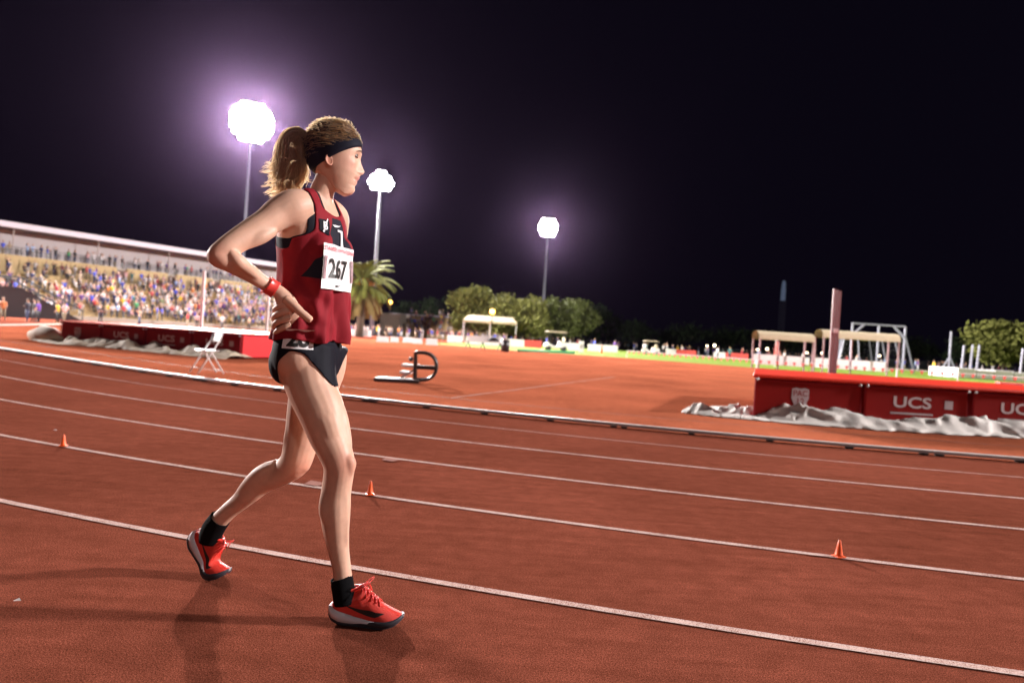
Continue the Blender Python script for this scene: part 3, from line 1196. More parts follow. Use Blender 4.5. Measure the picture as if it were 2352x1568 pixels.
# -- far field: shelters, cage, boards, carts ------------------------------------------------------
def shelter(label, u0, u1, vt, vb, Y):
    a, b = at(u0, vb, Y), at(u1, vb + (u1 - u0) * .063, Y)
    top = at(u0, vt, Y).z
    w = b.x - a.x
    root = empty('team_shelter', V(a.x, Y, 0))
    tag(root, label, 'shelter', 'canvas team shelters on the turf')
    rows = []
    for i in range(9):
        t = PI * i / 8
        rows.append([(x, .7 - .75 * math.cos(t), top - .62 + .60 * math.sin(t) ** .6) for x in (-.1, w * .33, w * .66, w + .1)])
    m = MB()
    m.grid(rows)
    m.add([(-.1, -.05, top - .62), (w + .1, -.05, top - .62), (w + .1, 1.45, top - .62), (-.1, 1.45, top - .62)], [(0, 1, 2, 3)])
    m.build('canvas_roof', M['canvas2'], root, True)
    for x in (0, w * .5, w):
        for y in ((0, 1.4) if x != w * .5 else (1.4,)):
            m = MB()
            m.bar((x, y, 0), (x, y, top - .6), .09)
            m.build('post', M['upright_pink'], root)
    for (y, z) in ((.5, .42), (1.0, .42)):
        m = MB()
        m.box(.1, w - .1, y - .16, y + .16, z, z + .05)
        m.build('bench_seat', M['white_board'], root)
    m = MB()
    m.box(.05, w - .05, 1.43, 1.47, .3, 1.05)
    m.build('back_panel', M['white_board'], root)
    return root


shelter('left canvas team shelter with pale roll roof beside the pennant rope', 1742, 1864, 758, 845, 50)
shelter('longer canvas team shelter behind the thick upright', 1888, 2060, 755, 850, 51)

# throwing cage: front gate frame and a ring of leaning posts
cy = 76.0
ca0, ca1 = at(1953, 830, cy), at(2074, 838, cy)
ch = at(1956, 742, cy).z
cage = empty('throwing_cage', V(ca0.x, cy, 0))
tag(cage, 'tall throwing cage of pale leaning posts behind the shelters', 'cage')
cwid = ca1.x - ca0.x
M['pale_steel'] = material('pale_galvanised', (.24, .24, .30), .6)
for x in (0, cwid * .5, cwid):
    m = MB()
    m.bar((x, 0, 0), (x, 0, ch), .16)
    m.build('gate_post', M['pale_steel'], cage)
m = MB()
m.bar((0, 0, ch), (cwid, 0, ch), .16)
m.build('gate_beam', M['pale_steel'], cage)
for x0, x1 in ((0, 1.3), (cwid, cwid - 1.3)):
    m = MB()
    m.bar((x0, 0, ch - 1.3), (x1, 0, ch - .05), .18)
    m.build('brace', M['pale_steel'], cage)
for k in range(9):
    t = PI * (k / 8)
    bx, by = cwid * .5 + (cwid * .62) * math.cos(t) + 1.2 * (1 if math.cos(t) > 0 else -.2), 1.0 + 5.0 * math.sin(t)
    tx, ty = bx + (cwid * .5 - bx) * .22, by + .3
    m = MB()
    m.bar((bx, by, 0), (tx, ty, ch * .78), .14)
    m.build('leaning_post', M['pale_steel'], cage)
net = MB()
prev = None
for k in range(25):
    t = PI * k / 24
    q = V(cwid * .5 + cwid * .55 * math.cos(t), 1.0 + 4.6 * math.sin(t), 0)
    net.bar(q, q + V(0, 0, ch * .76), .012)
    if prev is not None:
        for z in np.linspace(.3, ch * .76, 8):
            net.bar(prev + V(0, 0, z), q + V(0, 0, z), .012)
    prev = q
net.build('net', M['dark_metal'], cage)

# pole vault: white landing bed, uprights, tripod stand
pv = V(at(2200, 850, 64).x, 64, 0)
bed = empty('vault_bed', pv)
tag(bed, 'long white vault landing bed at the right edge of the field', 'landing mat')
for k in range(4):
    m = MB()
    m.box(k * 1.75 + .02, (k + 1) * 1.75 - .02, 0, 4.5, .02, .95 - .08 * (k % 2))
    m.build('foam_block', M['white_board'], bed, bevel=.06)
for (u, v0, v1, lab) in ((2212, 793, 838, 'slanting white vault upright left of the white bed'), (2232, 792, 839, 'white vault upright standing behind the white bed'),
                         (2247, 792, 838, 'second slanting white vault upright behind the bed'), (2347, 800, 853, 'white vault upright at the right edge of the picture')):
    a, b = at(u - 4, v1, 66), at(u + 3, v0, 66)
    m = MB()
    m.bar((0, 0, 0), (b.x - a.x, 0, b.z), .17, .14)
    o = m.build('vault_upright', M['pale_steel'])
    o.location = (a.x, 66, 0)
    tag(o, lab, 'upright', 'vault uprights')
tp_ = V(at(2174, 835, 80).x, 80, 0)
tri = empty('tripod_stand', tp_)
tag(tri, 'thin tripod mast between the cage and the white bed', 'stand')
tz = at(2180, 761, 80).z
m = MB()
m.bar((.3, 0, .5), (.3, 0, tz), .14)
m.build('mast', M['pale_steel'], tri)
for a in (0, 2.1, 4.2):
    m = MB()
    m.bar((.3 + 1.1 * math.cos(a), 1.1 * math.sin(a), 0), (.3, 0, 2.2), .1)
    m.build('leg', M['pale_steel'], tri)

# pennant rope
pr = empty('pennant_rope', V(13, 55, 0))
tag(pr, 'low rope of small red pennants along the turf edge', 'rope')
PEN = [V(at(1440, 810, 60).x, 60, .62), V(at(1738, 830, 50).x, 50, .62), V(at(2060, 850, 47).x, 47, .62), V(at(2200, 860, 46).x, 46, .62), V(at(2420, 870, 44).x, 44, .62)]
m = MB()
m.tube(PEN, .02, 5)
m.build('rope', M['white_steel'], pr, world=True)
for a, b in zip(PEN, PEN[1:]):
    n = int((b - a).length / .55)
    for k in range(n):
        p = a.lerp(b, (k + .5) / n)
        d = (b - a).normalized()
        if p.x / p.y > .78:
            continue
        m = MB()
        m.add([p - d * .13, p + d * .13, p - V(0, 0, .30)] + [p - d * .13 + V(0, .01, 0), p + d * .13 + V(0, .01, 0), p + V(0, .01, -.30)], [(0, 2, 1), (3, 4, 5), (0, 1, 4, 3), (1, 2, 5, 4), (2, 0, 3, 5)])
        m.build('pennant', M['red_board'], pr, world=True)
for k, q in enumerate(PEN):
    m = MB()
    m.bar(V(q.x, q.y, 0), q, .05)
    m.build('stake', M['white_steel'], pr, world=True)

# rows of banner boards along the far side
BN = [(800, 853, 770, 92, 'white_board', 'long low white board before the far crowd, right of the runner'), (1027, 1062, 778, 88, 'red_board', 'red banner board left of the far awning'),
      (1070, 1160, 778, 86, 'white_board', 'white banner board under the far awning'), (1165, 1245, 782, 86, 'red_board', 'red and white banner board right of the far awning'),
      (1305, 1332, 786, 84, 'white_board', 'white mesh barrier beside the far golf cart'), (1350, 1420, 790, 90, 'white_board', 'white barrier right of the far sign post'),
      (1530, 1600, 803, 110, 'red_board', 'red banner board behind the second golf cart'), (1640, 1720, 806, 105, 'red_board', 'red banner board left of the left shelter'),
      (1745, 1860, 812, 92, 'white_board', 'white and pink banner behind the left shelter'), (1890, 1935, 818, 95, 'red_board', 'short red banner behind the longer shelter')]
for (u0, u1, v, Y, mt, lab) in BN:
    a, b = at(u0, v, Y), at(u1, v, Y)
    root = empty('banner_board', V(a.x, Y, 0))
    tag(root, lab, 'banner')
    n = max(1, int((b.x - a.x) / 1.6))
    w = (b.x - a.x) / n
    for k in range(n):
        m = MB()
        m.box(k * w + .03, (k + 1) * w - .03, -.03, .03, .08, .98)
        m.build('panel', M[mt if (k % 3 or mt == 'white_board') else 'white_board'], root)
        m = MB()
        m.box(k * w, k * w + .05, -.25, .25, 0, .08)
        m.build('foot', M['dark_metal'], root)
for i, (u, v, w, h) in enumerate(((879, 780, 26, 12), (906, 781, 17, 11), (937, 776, 22, 12), (992, 779, 25, 15), (958, 788, 22, 10))):
    Y = 62 + 3 * (i % 3)
    p = at(u, v, Y)
    W_, H_ = w * Y / FPX, max(.5, h * Y / FPX)
    m = MB()
    m.add([(-W_ / 2, -.25, 0), (W_ / 2, -.25, 0), (W_ / 2, 0, H_), (-W_ / 2, 0, H_), (-W_ / 2, .25, 0), (W_ / 2, .25, 0)], [(0, 1, 2, 3), (5, 4, 3, 2), (0, 3, 4), (1, 5, 2)])
    o = m.build('sign_board', M['white_board'])
    o.location = (p.x, Y, .01)
    tag(o, 'white folded sign board on the far apron, %s from the left' % nth(i), 'sign', 'white boards on the far apron')

# bench, barrel, bright hose on the turf edge
bq = gnd(1066, 800)
bn = empty('bench', V(bq.x, bq.y, 0))
tag(bn, 'pale trestle bench on the far apron beside the black barrel', 'bench')
m = MB()
m.box(0, 3.4, -.25, .25, .62, .70)
m.build('top', M['white_board'], bn)
m = MB()
m.box(0.2, 3.2, .22, .26, .70, 1.1)
m.build('backrest', M['white_board'], bn)
for x in (.3, 1.5, 2.9):
    m = MB()
    m.bar((x - .2, -.2, 0), (x, 0, .62), .06)
    m.bar((x + .2, .2, 0), (x, 0, .62), .06)
    m.build('leg', M['dark_metal'], bn)
m = MB()
m.tube([(1.9, 0, .74), (2.2, 0, .86), (2.6, .05, .84), (2.8, 0, .74)], [.08, .2, .18, .06], 8)
o = m.build('sports_bag', M['black_enamel'], None, True)
o.location = (bq.x, bq.y, 0)
tag(o, 'dark sports bag lying on the pale trestle bench', 'bag')
q = gnd(1160, 808)
brl = empty('barrel', V(q.x, q.y, 0))
tag(brl, 'black waste barrel right of the pale bench', 'barrel')
m = MB()
m.tube([(0, 0, .01), (0, 0, .3), (0, 0, .33), (0, 0, .6), (0, 0, .63), (0, 0, .95)], [.30, .31, .33, .33, .32, .32], 16)
m.build('drum', M['black_enamel'], brl, True)
m = MB()
m.tube([(.33 * math.cos(t), .33 * math.sin(t), .95) for t in np.linspace(0, 2 * PI, 17)], .025, 6, False)
m.build('rim', M['grey_metal'], brl, True)
M['hose'] = material('green_plastic', (.02, .22, .10), .4)
a, b = gnd(1190, 808), gnd(1318, 812)
m = MB()
m.tube([(a.x, a.y, .12), ((a.x + b.x) / 2, (a.y + b.y) / 2 - .3, .14), (b.x, b.y, .1)], .10, 8)
o = m.build('green_roll', M['hose'], None, True)
tag(o, 'long green roll lying along the turf edge', 'roll')

# awning tent
ta, tb_ = at(1062, 760, 118), at(1186, 766, 118)
tw = tb_.x - ta.x
tnt = empty('awning', V(ta.x, 118, 0))
tag(tnt, 'wide cream awning on posts before the far bleachers', 'awning')
th_ = at(1075, 722, 118).z
m = MB()
m.add([(0, 0, th_ - .9), (tw, 0, th_ - .9), (tw - .8, 1.6, th_), (.8, 1.6, th_), (0, 3.2, th_ - .9), (tw, 3.2, th_ - .9), (0, 0, th_ - 1.3), (tw, 0, th_ - 1.3)], [(0, 1, 2, 3), (3, 2, 5, 4), (0, 3, 4), (1, 5, 2), (6, 7, 1, 0)])
m.build('canvas_roof', M['canvas2'], tnt)
for x in (.1, tw * .5, tw - .1):
    m = MB()
    m.bar((x, .1, 0), (x, .1, th_ - .9), .12)
    m.bar((x, 3.1, 0), (x, 3.1, th_ - .9), .12)
    m.build('post', M['white_steel'], tnt)

# golf carts
def cart(label, u, v, Y, sc):
    p = at(u, v, Y)
    root = empty('golf_cart', V(p.x, Y, 0), rad(8))
    root.scale = (sc, sc, sc)
    tag(root, label, 'golf cart', 'golf carts on the far turf')
    m = MB()
    m.add([(-1.15, -.55, 1.78), (1.0, -.55, 1.78), (1.0, .55, 1.78), (-1.15, .55, 1.78), (-.9, -.42, 1.92), (.75, -.42, 1.92), (.75, .42, 1.92), (-.9, .42, 1.92)],
          [(0, 3, 2, 1), (4, 5, 6, 7), (0, 1, 5, 4), (1, 2, 6, 5), (2, 3, 7, 6), (3, 0, 4, 7)])
    m.build('roof', M['canvas2'], root)
    m = MB()
    m.rings([[(x, y, z0), (x, -y, z0), (x, -y, z1), (x, y, z1)] for x, y, z0, z1 in ((-1.2, .4, .35, .6), (-.9, .55, .3, .75), (-.3, .55, .3, .45), (.2, .55, .3, .45), (.3, .55, .3, .85), (1.0, .55, .3, .85), (1.15, .45, .4, .7))])
    m.build('body', M['white_board'], root)
    m = MB()
    m.box(.25, .75, -.5, .5, .86, .96)
    m.box(.72, .82, -.5, .5, .96, 1.35)
    m.build('seat', M['canvas2'], root)
    for x, z in ((-.75, .75), (.85, .85)):
        for y in (-.48, .48):
            m = MB()
            m.bar((x, y, z), (x - .1, y, 1.79), .05)
            m.build('post', M['dark_metal'], root)
    for x in (-.8, .75):
        for y in (-.5, .5):
            m = MB()
            m.tube([(x, y - .08, .22), (x, y + .08, .22)], .22, 14)
            m.build('wheel', M['black_enamel'], root)


cart('golf cart with cream roof before the dark trees', 1278, 785, 78, 1.15)
cart('farther golf cart with cream roof near the middle of the turf', 1495, 800, 108, 1.1)
for (u, v, Y, lab, mt, w, h) in ((1336, 788, 76, 'white upright sign box beside the near golf cart', 'white_board', .5, 1.25), (2064, 860, 22, 'black box behind the right landing mat', 'black_enamel', .36, .38),
                                 (2322, 880, 24, 'low red and white board behind the right landing mat', 'red_board', .85, .62)):
    p = at(u, v, Y)
    root = empty('sign_box' if mt != 'black_enamel' else 'equipment_box', V(p.x, Y, 0))
    tag(root, lab, 'box')
    m = MB()
    m.box(-w / 2, w / 2, -.08, .2, .02, h)
    b_ = m.build('body', M[mt], root, bevel=.02)
    m = MB()
    m.box(-w * .36, w * .36, -.084, -.081, h * .35, h * .7)
    m.build('face_panel', M['white_board' if mt == 'red_board' else 'grey_metal'], root)
p = at(1781, 812, 62)
fl = empty('banner_flag', V(p.x, 62, 0))
tag(fl, 'narrow red and blue banner flag inside the left shelter', 'flag')
m = MB()
m.bar((0, 0, 0), (0, 0, 2.4), .05)
m.build('pole', M['white_steel'], fl)
m = MB()
m.rings([[(.03 - w * .4, -.02, z), (.03 + w, -.02, z), (.03 + w, .02, z), (.03 - w * .4, .02, z)] for z, w in ((.7, .5), (1.2, .42), (1.7, .3), (2.35, .1))])
m.build('cloth', M['red_board'], fl)
p = at(1382, 790, 80)
m = MB()
m.tube([(0, 0, 0), (0, 0, .05), (0, 0, .9), (0, 0, .95)], [.3, .2, .05, .03], 12)
o = m.build('traffic_cone', M['orange'], None, True)
o.location = (p.x, 80, .01)
tag(o, 'tall orange traffic cone on the far turf', 'cone')

# dark mesh fence behind the field
fr_ = empty('mesh_fence', V(at(1345, 790, 150).x, 150, 0))
tag(fr_, 'dark mesh fence along the far side of the field', 'fence')
xa, xb2 = at(1345, 790, 150).x, at(2400, 850, 150).x
M['fence_mesh'] = material('dark_windscreen', (.014, .016, .018), .8)
k = 0
x = xa
while x < xb2:
    m = MB()
    m.box(x + .06, x + 2.94, 150 - .02, 150 + .02, .15, 1.9)
    m.build('mesh_panel', M['fence_mesh'], fr_, world=True)
    m = MB()
    m.bar((x, 150, 0), (x, 150, 2.0), .08)
    m.build('post', M['dark_metal'], fr_, world=True)
    x += 3.0

# street lamps twinkling far away
M['lamp_warm'] = material('warm_lamp', (1, .9, .7), .4, emit=(1, .80, .52), estr=10)
M['lamp_orange'] = material('sodium_lamp', (1, .6, .2), .4, emit=(1, .42, .06), estr=14)
LM = [(1740, 803, 1), (1762, 801, 1.1), (1853, 811, 1.1), (1888, 811, .9), (1931, 817, .9), (2020, 817, .8), (1641, 793, 1.1), (1624, 794, .7), (1555, 803, 1.1), (1704, 806, .6)]
for i, (u, v, s) in enumerate(sorted(LM)):
    Y = 190.0
    p = at(u, v, Y)
    root = empty('street_lamp', V(p.x, Y, 0))
    tag(root, 'far street lamp beyond the field, %s of the row from the left' % nth(i), 'street lamp', 'far street lamps')
    m = MB()
    m.bar((0, 0, 0), (0, 0, max(.6, p.z)), .12)
    m.build('pole', M['dark_metal'], root)
    m = MB()
    m.sphere((0, 0, max(.6, p.z)), .30 * s, 10, 7)
    m.build('globe', M['lamp_warm'], root, True)
for (u, v, Y, lab) in ((1131, 716, 116, 'orange street lamp glowing before the green trees'), (896, 694, 150, 'orange street lamp right of the palm crown')):
    p = at(u, v, Y)
    root = empty('street_lamp', V(p.x, Y, 0))
    tag(root, lab, 'street lamp')
    m = MB()
    m.bar((0, 0, 0), (0, 0, p.z), .14)
    m.build('pole', M['dark_metal'], root)
    m = MB()
    m.sphere((0, 0, p.z), .42, 10, 7)
    m.build('globe', M['lamp_orange'], root, True)

# the far tower, its floodlighting put in as emission of the stone
M['tower_glow'] = material('glowing_tower_stone', (.5, .5, .6), .8, emit=(.30, .40, .62), estr=.16)
M['shaft_glow'] = material('sky_glow_shaft_stone', (.05, .05, .06), .9, emit=(.30, .26, .5), estr=.012)  # faint emission added so the shaft matches the sky behind it
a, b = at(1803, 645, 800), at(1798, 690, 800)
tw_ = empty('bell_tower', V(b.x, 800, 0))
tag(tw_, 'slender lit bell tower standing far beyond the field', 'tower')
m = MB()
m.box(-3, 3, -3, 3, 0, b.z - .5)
m.build('shaft', M['shaft_glow'], tw_)
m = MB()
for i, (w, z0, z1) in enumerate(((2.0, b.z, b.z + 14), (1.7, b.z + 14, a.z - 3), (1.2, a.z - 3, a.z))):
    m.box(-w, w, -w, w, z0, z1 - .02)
m.build('glowing_belfry', M['tower_glow'], tw_)

# -- trees ---------------------------------------------------------------------------------------------
def leaf_material(name, c):
    m = material(name, c, .8, var=.45, scale=.9, spec=.1)
    return m


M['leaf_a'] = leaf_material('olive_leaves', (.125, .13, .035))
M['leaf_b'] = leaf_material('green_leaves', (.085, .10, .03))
M['leaf_unlit'] = leaf_material('unlit_leaves', (.018, .03, .012))  # darkness of trees outside the floodlight put into the leaf colour
M['bark'] = material('bark', (.09, .065, .045), .9, var=.4, scale=6, bump=.5)


def tree(label, u, vtop, Y, wpx, mt, seed, lobes=9, n=2600, droop=.0):
    rg = random.Random(seed)
    p = at(u, vtop, Y)
    H, W_ = p.z, wpx * 1.22 * Y / FPX
    root = empty('tree', V(p.x, Y, 0))
    tag(root, label, 'tree', 'trees beyond the field')
    t = MB()
    t.tube([(0, 0, 0), (rg.uniform(-.2, .2), 0, H * .25), (rg.uniform(-.4, .4), .2, H * .5), (0, 0, H * .8)], [H * .035, H * .028, H * .02, H * .008], 8)
    cl = []
    for k in range(lobes):
        a = rg.uniform(0, 2 * PI)
        rr0 = rg.uniform(.15, .75) * W_ * .5
        c = V(rr0 * math.cos(a), rr0 * math.sin(a) * .7, H * rg.uniform(.38, .86))
        c.z -= abs(c.x) / (W_ * .5) * H * .12
        r = V(W_ * rg.uniform(.16, .28), W_ * rg.uniform(.16, .26), H * rg.uniform(.12, .2))
        cl.append((c, r))
        t.tube([(0, 0, H * .3), (c.x * .5, c.y * .5, (H * .3 + c.z) / 2), tuple(c)], [H * .012, H * .008, H * .003], 5)
    cl.append((V(0, 0, H * .82), V(W_ * .2, W_ * .2, H * .17)))
    cl.append((V(0, 0, H * .5), V(W_ * .36, W_ * .3, H * .26)))
    t.build('trunk', M['bark'], root, True)
    m = MB()
    ls = max(.16, min(.45, W_ * .040))
    for k in range(n):
        c, r = rg.choice(cl)
        d = V(rg.gauss(0, 1), rg.gauss(0, 1), rg.gauss(0, 1)).normalized()
        q = c + V(d.x * r.x, d.y * r.y, d.z * r.z) * (rg.uniform(.5, 1.1) ** .6 if rg.random() < .8 else rg.uniform(1.0, 1.45))
        if q.z < H * .12:
            continue
        a = V(rg.gauss(0, 1), rg.gauss(0, 1), rg.gauss(0, 1) - droop).normalized()
        b = a.orthogonal().normalized()
        b = (b * math.cos(k) + a.cross(b) * math.sin(k))
        s1, s2 = ls * rg.uniform(.7, 1.4), ls * rg.uniform(.4, .8)
        m.add([q - a * s1, q - b * s2 * .6, q + a * s1, q + b * s2], [(0, 1, 2, 3)])
    m.build('crown', mt, root)
    return root


TR = [('olive green tree with pointed top, left of the lit group', 1093, 656, 128, 92, 'leaf_a'), ('bushy olive tree right of the pointed tree', 1165, 676, 126, 95, 'leaf_a'),
      ('round green tree below the farthest mast', 1222, 684, 124, 95, 'leaf_a'), ('green tree just right of the farthest mast', 1272, 682, 130, 85, 'leaf_b'),
      ('dull brown-green tree at the right end of the lit group', 1322, 690, 140, 90, 'leaf_b'), ('dark tree fading into the night beside the lit group', 1376, 700, 150, 95, 'leaf_unlit'),
      ('low dark tree between the palm and the lit group', 990, 682, 165, 75, 'leaf_unlit'), ('dark tree right of the palm', 940, 690, 170, 70, 'leaf_unlit'),
      ('dark tree behind the farther golf cart', 1460, 735, 200, 110, 'leaf_unlit'), ('dark wide tree behind the middle of the turf', 1570, 740, 210, 130, 'leaf_unlit'),
      ('dark tree left of the shelters', 1680, 745, 215, 120, 'leaf_unlit'), ('dark tree behind the left shelter', 1800, 758, 215, 130, 'leaf_unlit'), ('dark tree behind the cage', 1960, 765, 220, 140, 'leaf_unlit'),
      ('dark tree right of the cage', 2110, 770, 220, 120, 'leaf_unlit'), ('round green tree at the right edge of the picture', 2310, 738, 104, 120, 'leaf_a'),
      ('dark olive tree behind the round tree at the right edge', 2225, 768, 130, 80, 'leaf_unlit')]
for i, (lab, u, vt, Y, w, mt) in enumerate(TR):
    tree(lab, u, vt, Y, w, M[mt], 40 + i, n=7000 if mt != 'leaf_unlit' else 1600, lobes=16)

# date palm
py = 92.0
pp0 = at(832, 660, py)
palm = empty('palm_tree', V(pp0.x, py, 0))
tag(palm, 'big palm tree with drooping fronds and orange fruit beside the runner', 'palm')
hz_ = at(840, 656, py).z
M['frond'] = material('palm_leaf', (.13, .14, .03), .8, spec=.1, var=.3, scale=1.2)
M['frond_dry'] = material('dry_palm_leaf', (.17, .12, .045), .8, spec=.1, var=.3, scale=1.2)
M['date'] = material('palm_fruit', (.62, .22, .02), .6, var=.3, scale=4)
m = MB()
m.tube([(0, 0, 0), (.05, 0, hz_ * .4), (0, 0, hz_ * .8), (0, 0, hz_)], [.55, .48, .5, .62], 12)
m.build('trunk', M['bark'], palm, True)


def frond_mesh(L, curl, seed):
    rg = random.Random(seed)
    m = MB()
    pts = []
    for k in range(15):
        t = k / 14
        a = curl[0] + (curl[1] - curl[0]) * t ** 1.3
        pts.append((0, 0) if k == 0 else (pts[-1][0] + math.cos(a) * L / 14, pts[-1][1] + math.sin(a) * L / 14))
    m.tube([(x, 0, z) for x, z in pts], [.05 * (1 - .8 * k / 14) for k in range(15)], 5)
    for k in range(2, 15):
        x, z = pts[k]
        x0, z0 = pts[k - 1]
        d = V(x - x0, 0, z - z0).normalized()
        for h in (0, .33, .66):
            q = V(x0 + (x - x0) * h, 0, z0 + (z - z0) * h)
            ll = (.85 * math.sin(PI * min(1, (k + h) / 15.5)) ** .6 + .12) * rg.uniform(.85, 1.1)
            for s in (-1, 1):
                e = q + V(0, s, 0) * ll * .78 + d * ll * .55 + V(0, 0, -.28 * ll + rg.uniform(-.06, .06))
                w = d * .075
                m.add([q - w, q + w, e], [(0, 1, 2)])
    return m


FR = [(frond_mesh(5.6, (rad(68), rad(-12)), 1), 'frond'), (frond_mesh(5.9, (rad(40), rad(-50)), 2), 'frond'), (frond_mesh(5.8, (rad(12), rad(-72)), 3), 'frond'), (frond_mesh(5.2, (rad(-25), rad(-86)), 4), 'frond_dry')]
FM = [mb_.mesh('frond', M[mt]) for mb_, mt in FR]
prg = random.Random(6)
for lvl, cnt in ((0, 22), (1, 26), (2, 26), (3, 18)):
    for k in range(cnt):
        o = bpy.data.objects.new('frond', FM[lvl])
        col.objects.link(o)
        o.parent = palm
        o.location = (0, 0, hz_ + .2 - .25 * lvl)
        o.rotation_euler = (0, prg.uniform(-.16, .16), 2 * PI * (k + prg.uniform(-.3, .3)) / cnt)
        sc_ = prg.uniform(.82, 1.02)
        o.scale = (sc_, sc_, sc_)
for k in range(9):
    a = 2 * PI * k / 9 + .3
    m = MB()
    for j in range(26):
        q = V(math.cos(a) * 1.15, math.sin(a) * 1.15, hz_ + .25) + V(prg.gauss(0, .2), prg.gauss(0, .2), prg.gauss(0, .25))
        m.sphere(q, .09, 5, 4)
    m.tube([(0, 0, hz_), (math.cos(a) * .7, math.sin(a) * .7, hz_ + .7), (math.cos(a) * 1.15, math.sin(a) * 1.15, hz_ + .3)], .04, 5)
    m.build('fruit_cluster', M['date'], palm)
# =================================================================== THE RUNNER
from mathutils.bvhtree import BVHTree
RO = V(-.745, 2.50, 0)                      # ground point under the pelvis
RF = V(.957, -.287, 0).normalized()         # walking direction
RR = V(RF.y, -RF.x, 0)                      # her right, towards the lens
UP = V(0, 0, 1)
_srnd = random.Random(11)


def rl(f, r, z):
    return RO + RF * f + RR * r + UP * z


def to_rl(p):
    d = p - RO
    return d.dot(RF), d.dot(RR), p.z


def attr_mix_material(name, base, rough, extra):
    """material whose base colour is multiplied by the mesh colour 'tint'"""
    m = material(name, base, rough, **extra)
    nt = m.node_tree
    b = nt.nodes['Principled BSDF']
    src = b.inputs['Base Color'].links[0].from_socket if b.inputs['Base Color'].links else None
    a = nt.nodes.new('ShaderNodeAttribute')
    a.attribute_name = 'tint'
    mx = nt.nodes.new('ShaderNodeMixRGB')
    mx.blend_type = 'MULTIPLY'
    mx.inputs['Fac'].default_value = 1
    if src:
        nt.links.new(src, mx.inputs['Color1'])
    else:
        mx.inputs['Color1'].default_value = (*base, 1)
    nt.links.new(a.outputs['Color'], mx.inputs['Color2'])
    nt.links.new(mx.outputs[0], b.inputs['Base Color'])
    return m


M['skin'] = attr_mix_material('skin', (.64, .385, .28), .5, dict(var=.27, scale=15, bump=.05, bscale=330, sss=.05, spec=.38))
_sk = M['skin'].node_tree
_rn = _sk.nodes.new('ShaderNodeTexNoise')
_rn.inputs['Scale'].default_value = 55
_rn.inputs['Detail'].default_value = 5
_tc = _sk.nodes.new('ShaderNodeTexCoord')
_sk.links.new(_tc.outputs['Object'], _rn.inputs['Vector'])
_mr = _sk.nodes.new('ShaderNodeMapRange')
_mr.inputs['To Min'].default_value = .34
_mr.inputs['To Max'].default_value = .66
_sk.links.new(_rn.outputs['Fac'], _mr.inputs['Value'])
_sk.links.new(_mr.outputs[0], _sk.nodes['Principled BSDF'].inputs['Roughness'])
M['singlet'] = material('singlet_cloth', (.235, .009, .018), .75, var=.12, scale=40, bump=.12, bscale=500, spec=.2)
M['black_cloth'] = material('black_stretch_cloth', (.005, .005, .011), .7, var=.2, scale=40, bump=.1, bscale=500, spec=.15)
M['sock'] = material('black_knit', (.004, .004, .005), .9, spec=.1, var=.3, scale=60, bump=.4, bscale=700)
M['shoe_red'] = material('red_knit_upper', (.78, .035, .018), .5, var=.15, scale=90, bump=.5, bscale=420)
M['shoe_white'] = material('white_foam', (.72, .68, .72), .5, var=.08, scale=30)
M['shoe_dark'] = material('dark_rubber', (.028, .024, .032), .55)
M['mark_black'] = material('black_print', (.02, .014, .014), .5)
M['paper'] = material('bib_paper', (.84, .82, .84), .55, var=.05, scale=30)
M['ink'] = material('black_ink', (.015, .012, .012), .5)
M['pink_ink'] = material('red_ink', (.62, .12, .16), .5)
M['white_print'] = material('white_print', (.8, .78, .82), .5)
M['band_red'] = material('red_wrist_band', (.72, .05, .04), .35, spec=.6)
M['headband'] = material('navy_headband', (.006, .006, .016), .7, var=.2, scale=60, bump=.1, bscale=600, spec=.15)


def hair_material(name, base, glow):
    m = material(name, base, .42, spec=.6, var=.35, scale=70)
    nt = m.node_tree
    b = nt.nodes['Principled BSDF']
    t = nt.nodes.new('ShaderNodeBsdfTranslucent')
    t.inputs['Color'].default_value = (*glow, 1)
    mx = nt.nodes.new('ShaderNodeMixShader')
    mx.inputs['Fac'].default_value = .55
    nt.links.new(b.outputs[0], mx.inputs[1])
    nt.links.new(t.outputs[0], mx.inputs[2])
    nt.links.new(mx.outputs[0], nt.nodes['Material Output'].inputs['Surface'])
    return m


M['hair'] = hair_material('blonde_brown_hair', (.24, .14, .07), (.95, .72, .44))
M['hair_core'] = material('hair_shade', (.055, .032, .02), .7, var=.4, scale=60)

runner = empty('person', RO)
tag(runner, 'runner in red singlet, black briefs and red shoes walking with hand on hip', 'person')


def child(mb, name, mats, parent=None, smooth=True):
    return mb.build(name, mats, parent or runner, smooth, world=(parent is None))


def sub(mb, name, mats, parent, smooth=True):
    """a sub-part whose vertices are in world coordinates"""
    o = bpy.data.objects.new(name, mb.mesh(name, mats, smooth))
    col.objects.link(o)
    o.parent = parent
    o.matrix_parent_inverse = (Matrix.Translation(RO)).inverted() if parent is runner else Matrix.Identity(4)
    return o


# -- limbs: (u, v, half width, distance, depth ratio) along the limb
def limb_rings(rows, n=4, sides=20, grow=0.0):
    S = catmull(rows, n)
    P = [at(s[0], s[1], s[3]) for s in S]
    out = []
    for i, p in enumerate(P):
        t = (P[min(i + 1, len(P) - 1)] - P[max(i - 1, 0)]).normalized()
        view = (p - V(0, 0, CAM_H)).normalized()
        a = t.cross(view).normalized()
        b = a.cross(t).normalized()
        dist = (p - V(0, 0, CAM_H)).dot(CAM_FWD)
        ra = S[i][2] * dist / FPX + grow
        rb = S[i][2] * dist / FPX * S[i][4] + grow
        out.append([p + a * (math.cos(2 * PI * k / sides) * ra) + b * (math.sin(2 * PI * k / sides) * rb) for k in range(sides)])
    return out


